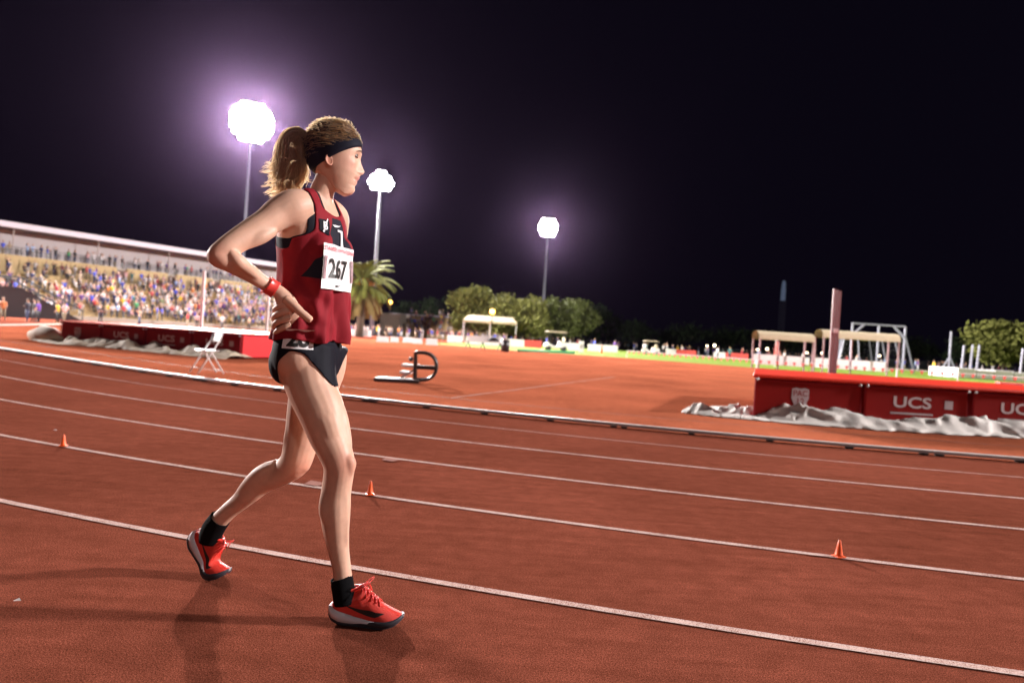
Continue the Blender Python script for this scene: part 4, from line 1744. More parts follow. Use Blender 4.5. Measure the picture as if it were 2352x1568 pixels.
R_LEG = [(706, 790, 60, 2.475, .95), (704, 838, 63, 2.47, 1.0), (717, 893, 56, 2.45, 1.02), (738, 943, 53, 2.435, 1.0), (755, 997, 46, 2.425, 1.0),
         (769, 1034, 39.5, 2.415, 1.0), (779, 1066, 36, 2.41, 1.0), (777, 1095, 34, 2.415, 1.0), (772, 1130, 34, 2.425, 1.05),
         (770, 1165, 35, 2.43, 1.08), (771, 1200, 32, 2.435, 1.08), (774, 1235, 27.5, 2.44, 1.05), (779, 1270, 23.3, 2.44, 1.0),
         (785, 1303, 21, 2.44, .95), (788, 1330, 21.5, 2.44, .95), (791, 1358, 22, 2.44, .9)]
L_LEG = [(738, 795, 58, 2.60, .95), (733, 840, 60, 2.605, 1.0), (722, 885, 55, 2.61, 1.0), (707, 940, 46, 2.61, 1.0), (698, 985, 41, 2.61, 1.0),
         (689, 1025, 37.5, 2.61, 1.0), (678, 1060, 35, 2.615, 1.0), (650, 1083, 30, 2.64, 1.0), (604, 1105, 28, 2.68, 1.08), (576, 1128, 25.5, 2.70, 1.08),
         (550, 1152, 21, 2.725, 1.05), (528, 1170, 19.5, 2.74, 1.0), (506, 1192, 20, 2.76, .95), (490, 1213, 21, 2.775, .95), (482, 1234, 20, 2.785, .9)]
R_ARM = [(700, 470, 36, 2.40, 1.0), (672, 477, 42, 2.365, .95), (640, 491, 37, 2.335, .95), (612, 511, 32.5, 2.305, 1.0), (580, 531, 30.5, 2.27, 1.0), (548, 551, 28.5, 2.235, 1.0),
         (519, 571, 26.5, 2.205, 1.0), (500, 587, 24, 2.19, 1.0), (512, 596, 23.5, 2.195, 1.0), (530, 602, 24, 2.215, 1.0), (552, 614, 23, 2.245, 1.0),
         (576, 629, 20, 2.28, .95), (600, 646, 17, 2.31, .85), (621, 659, 15, 2.332, .75), (641, 671, 16, 2.345, .68), (655, 690, 22, 2.352, .55),
         (667, 711, 22, 2.358, .5), (671, 733, 19, 2.366, .48), (670, 752, 11, 2.378, .5)]
L_ARM = [(752, 487, 34, 2.60, 1.0), (771, 500, 30, 2.64, 1.0), (773, 522, 27, 2.67, 1.0), (770, 560, 24, 2.71, 1.0), (762, 600, 22, 2.75, 1.0), (760, 625, 20, 2.77, 1.0),
         (762, 650, 20, 2.74, 1.0), (768, 680, 17, 2.69, 1.0), (772, 705, 14, 2.65, .9), (770, 730, 17, 2.62, .6), (765, 750, 12, 2.61, .6)]
# torso rings in her own frame: forward, right, up, half depth, half width
TORSO = [(.012, 0, .845, .05, .07), (.008, 0, .875, .084, .120), (.004, 0, .92, .096, .146), (.002, 0, .965, .098, .148), (.002, 0, 1.02, .091, .138),
         (.004, 0, 1.08, .086, .128), (.004, 0, 1.14, .083, .120), (.0, 0, 1.21, .090, .127), (-.006, 0, 1.29, .098, .136),
         (-.010, 0, 1.36, .104, .144), (-.012, 0, 1.42, .101, .150), (-.010, 0, 1.462, .083, .146), (-.004, 0, 1.492, .062, .122), (.0, 0, 1.515, .050, .086), (.004, 0, 1.532, .045, .06)]
NECK = [(.000, 0, 1.48, .060, .066), (.008, 0, 1.515, .050, .052), (.020, 0, 1.55, .045, .045), (.034, -.004, 1.59, .044, .044), (.044, -.008, 1.63, .045, .045), (.05, -.01, 1.66, .04, .04)]


def frame_rings(rows, n=4, sides=32, pw=2.2):
    out = []
    for s in catmull(rows, n):
        ring = []
        for k in range(sides):
            t = 2 * PI * k / sides
            c, q = math.cos(t), math.sin(t)
            ring.append(rl(s[0] + s[3] * math.copysign(abs(c) ** (2 / pw), c), s[1] + s[4] * math.copysign(abs(q) ** (2 / pw), q), s[2]))
        out.append(ring)
    return out


def remeshed(mb, voxel, smooth_iter):
    """one continuous surface over overlapping lofts"""
    me = mb.mesh('tmp_surface', M['skin'], True)
    o = bpy.data.objects.new('tmp_surface', me)
    col.objects.link(o)
    rm = o.modifiers.new('r', 'REMESH')
    rm.mode = 'VOXEL'
    rm.voxel_size = voxel
    rm.use_smooth_shade = True
    sm = o.modifiers.new('s', 'SMOOTH')
    sm.factor = .5
    sm.iterations = smooth_iter
    dg = bpy.context.evaluated_depsgraph_get()
    ev = o.evaluated_get(dg)
    m2 = ev.to_mesh()
    vs = [Vector(v.co) for v in m2.vertices]
    fs = [tuple(p.vertices) for p in m2.polygons]
    ev.to_mesh_clear()
    bpy.data.objects.remove(o)
    return vs, fs


def add_torso(mb):
    mb.rings(frame_rings(TORSO))
    mb.rings(frame_rings(NECK, pw=2.0))
    for s in (-1, 1):
        mb.sphere(rl(.062, s * .064, 1.335), (.052, .052, .056), 14, 10)     # chest
        mb.sphere(rl(-.044, s * .066, .918), (.055, .055, .075), 14, 10)    # seat
        mb.tube([rl(.006, s * .045, 1.512), rl(-.004, s * .10, 1.487), rl(-.006, s * .135, 1.462)], [.034, .036, .034], 12)   # shoulder top
        mb.tube([rl(.052, s * .02, 1.466), rl(.045, s * .075, 1.480), rl(.02, s * .125, 1.483)], [.010, .009, .010], 8)        # collar bone


tb = MB()
add_torso(tb)
tb.rings(limb_rings(R_LEG))
tb.rings(limb_rings(L_LEG))
# kneecaps, shins, calves
for c, r in ((at(791, 1060, 2.40), .031), (at(694, 1066, 2.605), .033)):
    tb.sphere(c, r, 12, 9)


def muscles(mb):
    for rows_ in ([(722, 905, 22, 2.415, .8), (742, 950, 32, 2.400, .8), (760, 1000, 27, 2.392, .8), (772, 1035, 14, 2.392, .8)],
                  [(757, 905, 18, 2.44, .9), (776, 955, 20, 2.43, .9), (792, 1010, 15, 2.42, .9), (799, 1040, 9, 2.41, .9)],
                  [(760, 1088, 7, 2.41, .9), (758, 1125, 17, 2.405, .9), (755, 1165, 21, 2.405, .9), (758, 1195, 17, 2.412, .9), (765, 1235, 9, 2.43, .9)],
                  [(789, 1095, 11, 2.40, .9), (787, 1140, 13, 2.405, .9), (789, 1190, 12, 2.415, .9), (793, 1250, 8, 2.43, .9)],
                  [(640, 1070, 16, 2.62, .9), (606, 1088, 21, 2.645, .9), (577, 1113, 19, 2.67, .9), (545, 1143, 10, 2.71, .9)],
                  [(676, 960, 14, 2.585, .9), (668, 1010, 15, 2.585, .9), (660, 1050, 9, 2.59, .9)],
                  [(789, 1045, 9, 2.385, .9), (801, 1060, 15, 2.392, .9), (801, 1078, 13, 2.395, .9), (797, 1098, 8, 2.40, .9)]):
        mb.rings(limb_rings([(q[0], q[1], q[2] * 1.1, q[3], q[4]) for q in rows_], 4, 14))


muscles(tb)
tv, tfc = remeshed(tb, .0055, 8)             # torso and legs alone: what the clothes are cut from

bb = MB()
add_torso(bb)
bb.rings(limb_rings(R_LEG))
bb.rings(limb_rings(L_LEG))
bb.rings(limb_rings(R_ARM))
bb.rings(limb_rings(L_ARM))
for c, r in ((at(791, 1060, 2.40), .031), (at(694, 1066, 2.605), .033), (at(492, 586, 2.19), .024), (at(486, 589, 2.185), .016)):
    bb.sphere(c, r, 12, 9)
muscles(bb)
for rows_ in ([(690, 462, 16, 2.36, 1), (664, 474, 25, 2.338, 1), (636, 493, 22, 2.315, 1), (615, 510, 12, 2.30, 1)],
              [(628, 528, 14, 2.30, 1), (597, 543, 19, 2.265, 1), (565, 560, 14, 2.24, 1), (540, 575, 8, 2.22, 1)],
              [(528, 580, 10, 2.185, 1), (545, 598, 17, 2.20, 1), (567, 616, 14, 2.235, 1), (590, 635, 9, 2.28, 1)]):
    bb.rings(limb_rings(rows_, 4, 14))
bv, bf = remeshed(bb, .0046, 5)

# -- head -----------------------------------------------------------------
HF = V(.968, .25, 0).normalized()
HR = V(HF.y, -HF.x, 0)
HC = at(763, 372, 2.43) - HR * .070


def sag(u, v):
    """photograph position -> head frame (forward, up) in the head's middle plane"""
    d = CAM_FWD * FPX + CAM_RIGHT * (u - 1176) + CAM_UP * (784 - v)
    o = V(0, 0, CAM_H)
    t = (HC - o).dot(HR) / d.dot(HR)
    p = o + d * t - HC
    return p.dot(HF), p.z


def hp(x, y, z):
    return HC + HF * x + HR * y + UP * z


FRONT = [sag(*q) for q in ((763, 279), (785, 282), (800, 290), (813, 304), (822, 320), (828, 334), (830.5, 345), (831, 357), (828, 367), (830, 377), (834, 387),
                           (837.5, 395), (835, 400.5), (829, 403), (825.5, 405.5), (826.5, 410), (823.5, 413.5), (819.5, 416), (821, 420), (818, 425), (814, 429), (815.5, 436),
                           (814, 441), (808, 446.5), (800, 449))]
BASE = [sag(*q) for q in ((763, 279), (785, 282), (800, 290), (813, 304), (822, 320), (828, 334), (830, 345), (828.5, 357), (823, 367), (821, 385),
                          (820, 403), (817, 415), (813, 429), (813.5, 436), (812, 441), (806, 446.5), (799, 449))]
FRONT.sort(key=lambda q: q[1])
BASE.sort(key=lambda q: q[1])
Z_TOP, Z_BOT = FRONT[-1][1], FRONT[0][1]
BACK = [sag(*q) for q in ((763, 279), (751, 280), (739, 283), (729, 288), (720, 295), (711, 306), (704, 322), (701, 345), (705, 367), (714, 385), (727, 402), (742, 417), (757, 428), (772, 438), (784, 446), (790, 449.5))]
BACK.sort(key=lambda q: q[1])
WID = [(-.125, .016), (-.115, .022), (-.10, .030), (-.085, .038), (-.065, .047), (-.04, .059), (-.015, .066), (.01, .070), (.04, .074), (.07, .073), (.095, .066), (.115, .054), (.13, .038), (.14, .022), (.15, .004)]


def dense(tab_):
    d_ = catmull(tab_, 8)
    return [float(q[0]) for q in d_], [float(q[1]) for q in d_]


def _smooth(zs, xs, k):
    """resample on an even grid and soften the corners"""
    zz = np.linspace(min(zs), max(zs), 260)
    vv = np.interp(zz, zs, xs)
    for _ in range(k):
        vv[1:-1] = (vv[:-2] + 2 * vv[1:-1] + vv[2:]) / 4
    return zz, vv


TABS = {}
for nm_, tb_, k_ in (('F', FRONT, 2), ('B', BASE, 14), ('K', BACK, 8)):
    TABS[nm_] = _smooth([q[1] for q in tb_], [q[0] for q in tb_], k_)
TABS['W'] = _smooth([q[0] for q in WID], [q[1] for q in WID], 30)


def tb_at(n, z):
    return float(np.interp(z, *TABS[n]))


def fi(tab_, z):
    return tb_at('F' if tab_ is FRONT else 'B', z)


Z_EYE = sag(824, 364)[1]
Z_NOSE = sag(836, 397)[1]
Z_LIP = sag(822, 414)[1]


def head_pt(th, z, off=0.0, cap=False):
    zt = min(max(z, Z_BOT), Z_TOP)
    xb, xf0, xf = tb_at('K', zt), fi(BASE, zt), fi(FRONT, zt)
    w = tb_at('W', zt)
    if zt > Z_TOP - .055:                                            # close the crown
        k = (zt - (Z_TOP - .055)) / .055
        w = tb_at('W', Z_TOP - .055) * math.sqrt(max(0.0, 1 - k ** 2.2))
        xm = .012 * (1 - k) + (xf0 + xb) / 2 * k
    else:
        xm = min(xf0 - .02, .012) if zt < .03 else .012
    xm = max(xm, xb + .004)
    c, s = math.cos(th), math.sin(th)
    if c >= 0:
        e = 2 / 2.25
        x = xm + (xf0 - xm) * abs(c) ** e
        y = w * math.copysign(abs(s) ** e, s)
    else:
        e = 2 / 2.1
        x = xm + (xm - xb) * -abs(c) ** e
        y = w * math.copysign(abs(s) ** e, s)
    if c > 0 and not cap:
        nz = zt - Z_NOSE
        sig = .0095 + .006 * math.exp(-(nz + .004) ** 2 / .00012) if zt > sag(829, 404)[1] else .021
        x += (xf - xf0) * math.exp(-(y / sig) ** 2 * .9)
        ay = abs(y)
        x -= .0075 * math.exp(-((ay - .031) / .015) ** 2 - ((zt - Z_EYE) / .0105) ** 2)
        x += .003 * math.exp(-((ay - .028) / .018) ** 2 - ((zt - Z_EYE - .019) / .007) ** 2)
        x += .004 * math.exp(-((ay - .046) / .014) ** 2 - ((zt - Z_EYE + .030) / .014) ** 2)
        x -= .004 * math.exp(-((ay - .047) / .014) ** 2 - ((zt - Z_LIP + .0) / .018) ** 2)
        x -= .004 * math.exp(-((ay - .024) / .005) ** 2 - ((zt - Z_LIP) / .006) ** 2)
    n = V(c, s, 0)
    return x + n.x * off, y + n.y * off, z


hm = MB()
NZ, NT = 120, 112
rows = []
tint_rows = []
for i in range(NZ + 1):
    q = i / NZ
    z = Z_BOT + (Z_TOP - Z_BOT) * (q if q < .9 else .9 + .1 * math.sin((q - .9) / .1 * PI / 2))
    row, tr = [], []
    for j in range(NT):
        t = 2 * PI * j / NT
        th = t - .42 * math.sin(t) * (1 if math.cos(t) > -2 else 0)      # denser at the face
        x, y, zz = head_pt(th, z)
        row.append(hp(x, y, zz))
        lip = 0
        if math.cos(th) > 0:
            lip = math.exp(-(y / .021) ** 4) * (1 if abs(z - Z_LIP) < .0135 else 0) * (1 if x > fi(BASE, z) - .012 else 0)
        ck = math.exp(-((abs(y) - .052) / .016) ** 2 - ((z - Z_EYE + .035) / .022) ** 2) if math.cos(th) > 0 else 0
        tr.append((1 - .1 * lip - .02 * ck, 1 - .42 * lip - .14 * ck, 1 - .36 * lip - .12 * ck, 1))
    rows.append(row)
    tint_rows.append(tr)
hm.rings(rows)
tints = [c for r in tint_rows for c in r]

# ears
for s in (1, -1):
    er = []
    for i in range(9):
        a = PI * i / 8
        ring = []
        for j in range(14):
            t = 2 * PI * j / 14
            # an ear-shaped outline, thicker at the rim, hollow in the middle
            R0 = (.0145 + .004 * math.sin(t)) * math.sin(a)
            ring.append(hp(-.010 + .85 * R0 * math.cos(t) - .25 * R0 * math.sin(t), s * (.072 + .010 * (1 - math.cos(a)) * .5 + (.005 * math.cos(t + 2.4) if 2 < i < 7 else 0) - (.007 if i >= 7 else .003 if i == 6 else 0)), -.001 + 1.45 * R0 * math.sin(t)))
        er.append(ring)
    hm.rings(er)

# fingers and thumb of the near hand, and the far hand's
FING = [[(662, 697, 8.5, 2.346), (649, 701, 8, 2.344), (637, 707, 8, 2.356), (632, 713, 7, 2.380), (636, 718, 6.5, 2.41)],
        [(664, 713, 8.5, 2.350), (650, 717, 8.3, 2.346), (635, 724, 8.2, 2.356), (630, 731, 7.2, 2.382), (635, 738, 6.5, 2.415)],
        [(666, 729, 8.5, 2.356), (651, 734, 8, 2.350), (636, 741, 7.8, 2.360), (630, 749, 7, 2.384), (635, 756, 6.3, 2.415)],
        [(667, 745, 8, 2.364), (654, 751, 7.2, 2.358), (640, 758, 7, 2.366), (633, 766, 6.2, 2.386), (637, 773, 5.6, 2.41)],
        [(656, 688, 12, 2.345), (676, 703, 11, 2.338), (692, 718, 9.3, 2.336), (706, 729, 8.8, 2.338), (714, 734.5, 7.8, 2.341)]]
for fg in FING:
    rr_ = limb_rings([(q[0], q[1], q[2], q[3], 1.0) for q in fg], 5, 12)
    last = rr_[-1]
    cc = sum((Vector(p) for p in last), Vector()) / len(last)
    dirn = (cc - sum((Vector(p) for p in rr_[-3]), Vector()) / len(last)).normalized()
    for kk in (.6, .25):
        rr_.append([cc + (Vector(p) - cc) * math.sqrt(kk) * .98 + dirn * (.005 * (1.1 - kk)) for p in last])
    hm.rings(rr_)

body = MB()
body.add(bv, bf)
nb = len(body.v)
body.add(hm.v, hm.f)
bo = sub(body, 'body', M['skin'], runner)
ca = bo.data.color_attributes.new('tint', 'FLOAT_COLOR', 'POINT')
cols_ = np.ones((len(body.v), 4), np.float32)
# flushed knees, elbow and knuckles
for c, r in ((at(795, 1062, 2.38), .05), (at(700, 1078, 2.58), .05), (at(490, 585, 2.17), .045)):
    d = np.linalg.norm(np.array([tuple(p) for p in bv]) - np.array(c), axis=1)
    k = np.exp(-(d / r) ** 2)
    cols_[:nb, 1] *= 1 - .22 * k
    cols_[:nb, 2] *= 1 - .24 * k
cols_[nb:nb + len(tints)] = np.array(tints, np.float32)
_e0 = nb + len(tints)
for _s in range(2):
    for _i in (5, 6, 7, 8):
        _k = _e0 + _s * 126 + _i * 14
        cols_[_k:_k + 14] = (.92, .66, .62, 1)
ca.data.foreach_set('color', cols_.ravel())

# eyes and brows
M['eye_white'] = material('eye_white', (.45, .40, .38), .25)
M['iris'] = material('iris', (.06, .07, .08), .1)
M['brow'] = material('brow_hair', (.13, .065, .04), .7)
for s in (1, -1):
    ex = fi(BASE, Z_EYE) - .0183
    e = MB()
    e.sphere(hp(ex, s * .0315, Z_EYE), .0118, 16, 12)
    eo = sub(e, 'eye', M['eye_white'], runner)
    i_ = MB()
    i_.sphere(hp(ex + .0075, s * .0315 + .0005, Z_EYE), (.0062, .0062, .0062), 12, 8)
    sub(i_, 'iris', M['iris'], eo)
    l_ = MB()
    for sg, up_ in ((1, .0048), (-1, -.0052)):
        l_.tube([hp(ex + .0122 * math.cos(t), s * .0315 + .0122 * math.sin(t), Z_EYE + up_ * math.cos(t * .9)) for t in np.linspace(-1.15, 1.15, 9)],
                [.0006, .0016, .0020, .0022, .0022, .0022, .0020, .0016, .0006], 6)
    sub(l_, 'eyelid', M['brow'], eo)
    b_ = MB()
    pts = []
    for k in range(9):
        yy = .013 + .036 * k / 8
        zz = Z_EYE + .0165 + .005 * math.sin(PI * min(1, k / 8 * .95 + .1)) - .004 * (k / 8) ** 2
        th0 = math.asin(min(1, (yy / tb_at('W', zz)) ** (2.25 / 2)))
        x, y, z = head_pt(th0, zz)
        pts.append(hp(x + .0005, s * y, zz))
    b_.tube(pts, [.0012, .0024, .003, .003, .0028, .0026, .0022, .0016, .0008], 6)
    sub(b_, 'eyebrow', M['brow'], runner)

# -- headband ----------------------------------------------------------------
f_lo, f_hi = sag(829.5, 342.5), sag(813, 306)
b_lo, b_hi = sag(722, 392), sag(706, 322)


def band_z(x, lo):
    (xa, za), (xb_, zb_) = (f_lo, b_lo) if lo else (f_hi, b_hi)
    t = (x - xb_) / (xa - xb_)
    return zb_ + (za - zb_) * t + (.006 if lo else .0) * math.sin(PI * max(0, min(1, t)))


hb = MB()
rows = []
NB = 72
for i in range(9):
    q = i / 8
    row = []
    for j in range(NB):
        th = 2 * PI * j / NB
        z = .05
        for _ in range(6):
            x, y, _z = head_pt(th, z, .0045, cap=True)
            z = band_z(x, True) * (1 - q) + band_z(x, False) * q
        o_ = .0055 if 0 < i < 8 else .003
        x, y, _z = head_pt(th, z, o_, cap=True)
        row.append(hp(x, y, z))
    rows.append(row)
hb.grid(rows, close=True)
hbo = sub(hb, 'headband', M['headband'], runner)
hbo.modifiers.new('thick', 'SOLIDIFY').thickness = .002
# small white mark at the front of the band, on both rims of the brow
mk = MB()
for k in range(6):
    th = .34 + .05 * k
    zc = None
    z = .07
    for _ in range(6):
        x, y, _z = head_pt(th, z, .007, cap=True)
        z = band_z(x, False) * .82 + band_z(x, True) * .18
    if k in (0, 1, 2, 4, 5):
        w_ = .012
        a_ = head_pt(th, z, .0078, cap=True)
        b2 = head_pt(th + .028, z, .0078, cap=True)
        mk.add([hp(*a_), hp(*b2), hp(b2[0], b2[1], z + .0075), hp(a_[0], a_[1], z + .0075)], [(0, 1, 2, 3)])
sub(mk, 'white_mark', M['white_print'], hbo, False)

# -- hair ----------------------------------------------------------------------
hc = MB()
rows = []
for i in range(26):
    q = i / 25
    row = []
    for j in range(64):
        th = 2 * PI * j / 64
        z = Z_TOP - .005
        # lower edge of the cap follows the lower rim of the band (hidden under it) and drops to the nape behind
        zl = .0
        x0 = head_pt(th, .06, .004, cap=True)[0]
        zl = band_z(x0, True) + .012
        z = zl + (Z_TOP - zl) * (q if q < .8 else .8 + .2 * math.sin((q - .8) / .2 * PI / 2))
        bumpy = .0014 * math.sin(th * 23 + q * 3) + .001 * math.sin(th * 51)
        x, y, _z = head_pt(th, z, .003 + .004 * min(1, q * 2.2) + bumpy, cap=True)
        row.append(hp(x, y, z + .006 * max(0, (q - .6) / .4)))
    rows.append(row)
hc.grid(rows, close=True)
tip = len(hc.v)
hc.v.append(tuple(hp(sag(763, 277)[0], 0, Z_TOP + .0062)))
for j in range(64):
    hc.f.append((25 * 64 + j, 25 * 64 + (j + 1) % 64, tip))
    hc.mi.append(0)
cap_o = sub(hc, 'hair', M['hair_core'], runner)

st = MB()
PT = [(712, 330, 9), (697, 317, 14), (683, 313, 20), (671, 328, 26), (668, 356, 30), (669, 385, 32), (667, 405, 28), (660, 422, 20), (652, 438, 10)]
PTs = catmull(PT, 5)


def sagp(u, v):
    x, z = sag(u, v)
    return hp(x, 0, z)


pc = [sagp(q[0], q[1]) for q in PTs]
pr_ = [q[2] * .00158 for q in PTs]


def pony_pt(t, a, rr0):
    i = min(int(t * (len(pc) - 1)), len(pc) - 2)
    k = t * (len(pc) - 1) - i
    p = pc[i].lerp(pc[i + 1], k)
    r = pr_[i] * (1 - k) + pr_[i + 1] * k
    tg = (pc[min(i + 2, len(pc) - 1)] - pc[max(i - 1, 0)]).normalized()
    s1 = HR
    s2 = tg.cross(HR).normalized()
    return p + (s1 * math.cos(a) * .8 + s2 * math.sin(a)) * r * rr0


core = MB()
core.rings([[pony_pt(t, 2 * PI * j / 14, .72) for j in range(14)] for t in np.linspace(0, .86, 18)])
sub(core, 'ponytail_core', M['hair_core'], cap_o)
for n_ in range(2200):
    a = _srnd.uniform(0, 2 * PI)
    r0 = math.sqrt(_srnd.uniform(.45, 1.0)) * _srnd.uniform(.90, 1.10)
    t1 = _srnd.uniform(.62, 1.0)
    t0 = _srnd.uniform(0, .12)
    fr, ph, am = _srnd.uniform(4, 9), _srnd.uniform(0, 6.28), _srnd.uniform(.05, .2)
    fly = _srnd.random() < .2
    pts = []
    dv = V(_srnd.gauss(0, 1), _srnd.gauss(0, 1), _srnd.gauss(-.3, 1)).normalized()
    for k in range(13):
        q = k / 12
        t = t0 + (t1 - t0) * q
        w_ = min(1, q * 2)
        p = pony_pt(t, a + .35 * math.sin(fr * q + ph) * w_, r0 + am * math.sin(fr * 1.6 * q + ph * 2) * w_)
        p = p + dv * ((.026 if fly else .006) * q ** 2) - HF * (.012 * q ** 3 * (r0 > .9))
        pts.append(p)
    st.ribbon(pts, [.0015 * (1 - .6 * k / 12) for k in range(13)], V(_srnd.gauss(0, .5), -1, _srnd.gauss(0, .5)))
# curls turning outward at the ends
for n_ in range(150):
    base_t = _srnd.uniform(.55, .98)
    p0 = pony_pt(base_t, _srnd.uniform(0, 2 * PI), 1.0)
    sd = (-HF * _srnd.uniform(-.2, 1.5) + UP * _srnd.uniform(-1.3, .3) + HR * _srnd.uniform(-.6, .6)).normalized()
    o2 = sd.orthogonal().normalized()
    o3 = sd.cross(o2)
    L_, rr0, tw = _srnd.uniform(.02, .07), _srnd.uniform(.002, .006), _srnd.uniform(4, 9)
    for m_ in range(5):
        jx = V(_srnd.gauss(0, .0012), _srnd.gauss(0, .0012), _srnd.gauss(0, .0012))
        st.ribbon([p0 + jx * (1 + k / 4) + sd * (L_ * k / 9) + o2 * (rr0 * math.sin(tw * k / 9)) + o3 * (rr0 * math.cos(tw * k / 9)) for k in range(10)],
                [.0012 * (1 - .07 * k) for k in range(10)], V(_srnd.gauss(0, .5), -1, _srnd.gauss(0, .5)))
# combed strands and frizz over the scalp
for n_ in range(1100):
    th = _srnd.uniform(-PI, PI)
    pts = []
    q0 = _srnd.uniform(.15, .98)
    x0 = head_pt(th, .06, .004, cap=True)[0]
    zl = band_z(x0, True) + .012
    frizz = _srnd.random() < .42
    hgt = _srnd.uniform(.002, .010) if frizz else 0
    th1 = PI * (1 if th > 0 else -1)
    ln = _srnd.uniform(.08, .3)
    for k in range(7):
        q = k / 6
        tt = th + (th1 - th) * ln * q
        z = zl + (Z_TOP - zl) * min(1, max(0, q0 + (.05 - .06 * q) * (1 if frizz else .6)))
        x, y, _z = head_pt(tt, z, .0085 + hgt * q ** 1.3 + .001 * math.sin(n_ + 5 * q), cap=True)
        pts.append(hp(x, y, z + .006 * max(0, (q0 - .6) / .4) + hgt * q * .8))
    st.ribbon(pts, [.0010 * (1 - .08 * k) for k in range(7)], V(_srnd.gauss(0, .5), -1, _srnd.gauss(0, .5)))
for n_ in range(520):                                                   # short frizz standing off the crown
    th = _srnd.uniform(-PI, PI)
    zq = Z_TOP - .075 * _srnd.random() ** 1.6
    x, y, _z = head_pt(th, zq, .006, cap=True)
    p0 = hp(x, y, zq + .003)
    nrm_ = (p0 - hp(.0, 0, .03)).normalized()
    d = (nrm_ * _srnd.uniform(.15, .6) + V(_srnd.gauss(0, .35), _srnd.gauss(0, .35), _srnd.gauss(0, .2)) - HF * .8).normalized()
    L_ = _srnd.uniform(.006, .016)
    w_ = d.orthogonal().normalized() * .3
    st.ribbon([p0 + d * (L_ * q) + w_ * (L_ * math.sin(q * 3)) for q in np.linspace(0, 1, 5)], [.0010, .0010, .0009, .0007, .0004], V(_srnd.gauss(0, .5), -1, _srnd.gauss(0, .5)))
sub(st, 'hair_strands', M['hair'], cap_o)
# hair tie
ht = MB()
ht.rings([[pony_pt(t, 2 * PI * j / 16, 1.12 if t < .08 else 1.05) for j in range(16)] for t in (.03, .07, .11, .14)], cap=False)
sub(ht, 'hair_tie', M['headband'], cap_o)

# -- clothes: cut from the torso surface ------------------------------------------
tvl = [to_rl(p) for p in tv]


def cut_cloth(keep, shift, name, mats, thick=.002, relax=14, parent=None):
    fs = []
    for f in tfc:
        c = [sum(tvl[i][k] for i in f) / len(f) for k in range(3)]
        if keep(*c):
            fs.append(f)
    used = sorted({i for f in fs for i in f})
    mp = {i: k for k, i in enumerate(used)}
    vs = [tv[i].copy() for i in used]
    fs = [tuple(mp[i] for i in f) for f in fs]
    cnt = {}
    for f in fs:
        for a, b in zip(f, f[1:] + f[:1]):
            e = (min(a, b), max(a, b))
            cnt[e] = cnt.get(e, 0) + 1
    nb_ = {}
    for (a, b), n in cnt.items():
        if n == 1:
            nb_.setdefault(a, []).append(b)
            nb_.setdefault(b, []).append(a)
    for _ in range(relax):
        new = {}
        for a, ns in nb_.items():
            if len(ns) == 2:
                new[a] = vs[a] * .4 + (vs[ns[0]] + vs[ns[1]]) * .3
        for a, p in new.items():
            vs[a] = p
    me = bpy.data.meshes.new(name)
    me.from_pydata([tuple(v) for v in vs], [], fs)
    me.update()
    nrm = [Vector(v.normal) for v in me.vertices]
    out = [shift(v, n) for v, n in zip(vs, nrm)]
    me.vertices.foreach_set('co', [c for v in out for c in v])
    at_ = me.attributes.new('rest', 'FLOAT_VECTOR', 'POINT')
    at_.data.foreach_set('vector', [c for v in vs for c in to_rl(v)])
    for m in (mats if isinstance(mats, (list, tuple)) else [mats]):
        me.materials.append(m)
    me.polygons.foreach_set('use_smooth', [True] * len(me.polygons))
    me.update()
    o = bpy.data.objects.new(name, me)
    col.objects.link(o)
    o.parent = parent or runner
    o.matrix_parent_inverse = Matrix.Translation(RO).inverted() if parent is None else Matrix.Identity(4)
    so = o.modifiers.new('thick', 'SOLIDIFY')
    so.thickness = thick
    so.offset = -1
    return o, out, fs


def sstep(a, b, x):
    t = max(0.0, min(1.0, (x - a) / (b - a)))
    return t * t * (3 - 2 * t)


def arm_r(f, z):
    """how far out the singlet reaches at this height"""
    if f > 0:
        return .102 + .12 * (1 - sstep(1.285, 1.40, z)) - .015 * sstep(1.42, 1.50, z)
    return .088 + .14 * (1 - sstep(1.275, 1.345, z)) - .0 * z


def keep_singlet(f, r, z):
    if z < 1.006 or z > 1.56:
        return False
    if abs(r) > arm_r(f, z):
        return False
    inn = .058
    if abs(r) < inn + .012 * sstep(1.50, 1.46, z):
        if f > 0.0 and z > 1.452 + (r / inn) ** 2 * .02:
            return False
        if f <= 0.0 and z > 1.495:
            return False
    if abs(r) < .048 and z > 1.47:
        return False
    return True


# radius of the chest in every direction: the cloth hangs from it
chest = {}
for (f, r, z) in tvl:
    if 1.28 < z < 1.36:
        k = int((math.atan2(r, f) + PI) / (2 * PI) * 48) % 48
        chest[k] = max(chest.get(k, 0), math.hypot(f, r))


def chest_r(ph):
    x = (ph + PI) / (2 * PI) * 48 - .5
    i = math.floor(x)
    t = x - i
    return chest.get(i % 48, .12) * (1 - t) + chest.get((i + 1) % 48, .12) * t


HAND = to_rl(at(668, 725, 2.365))
HEM_UNEVEN = .0


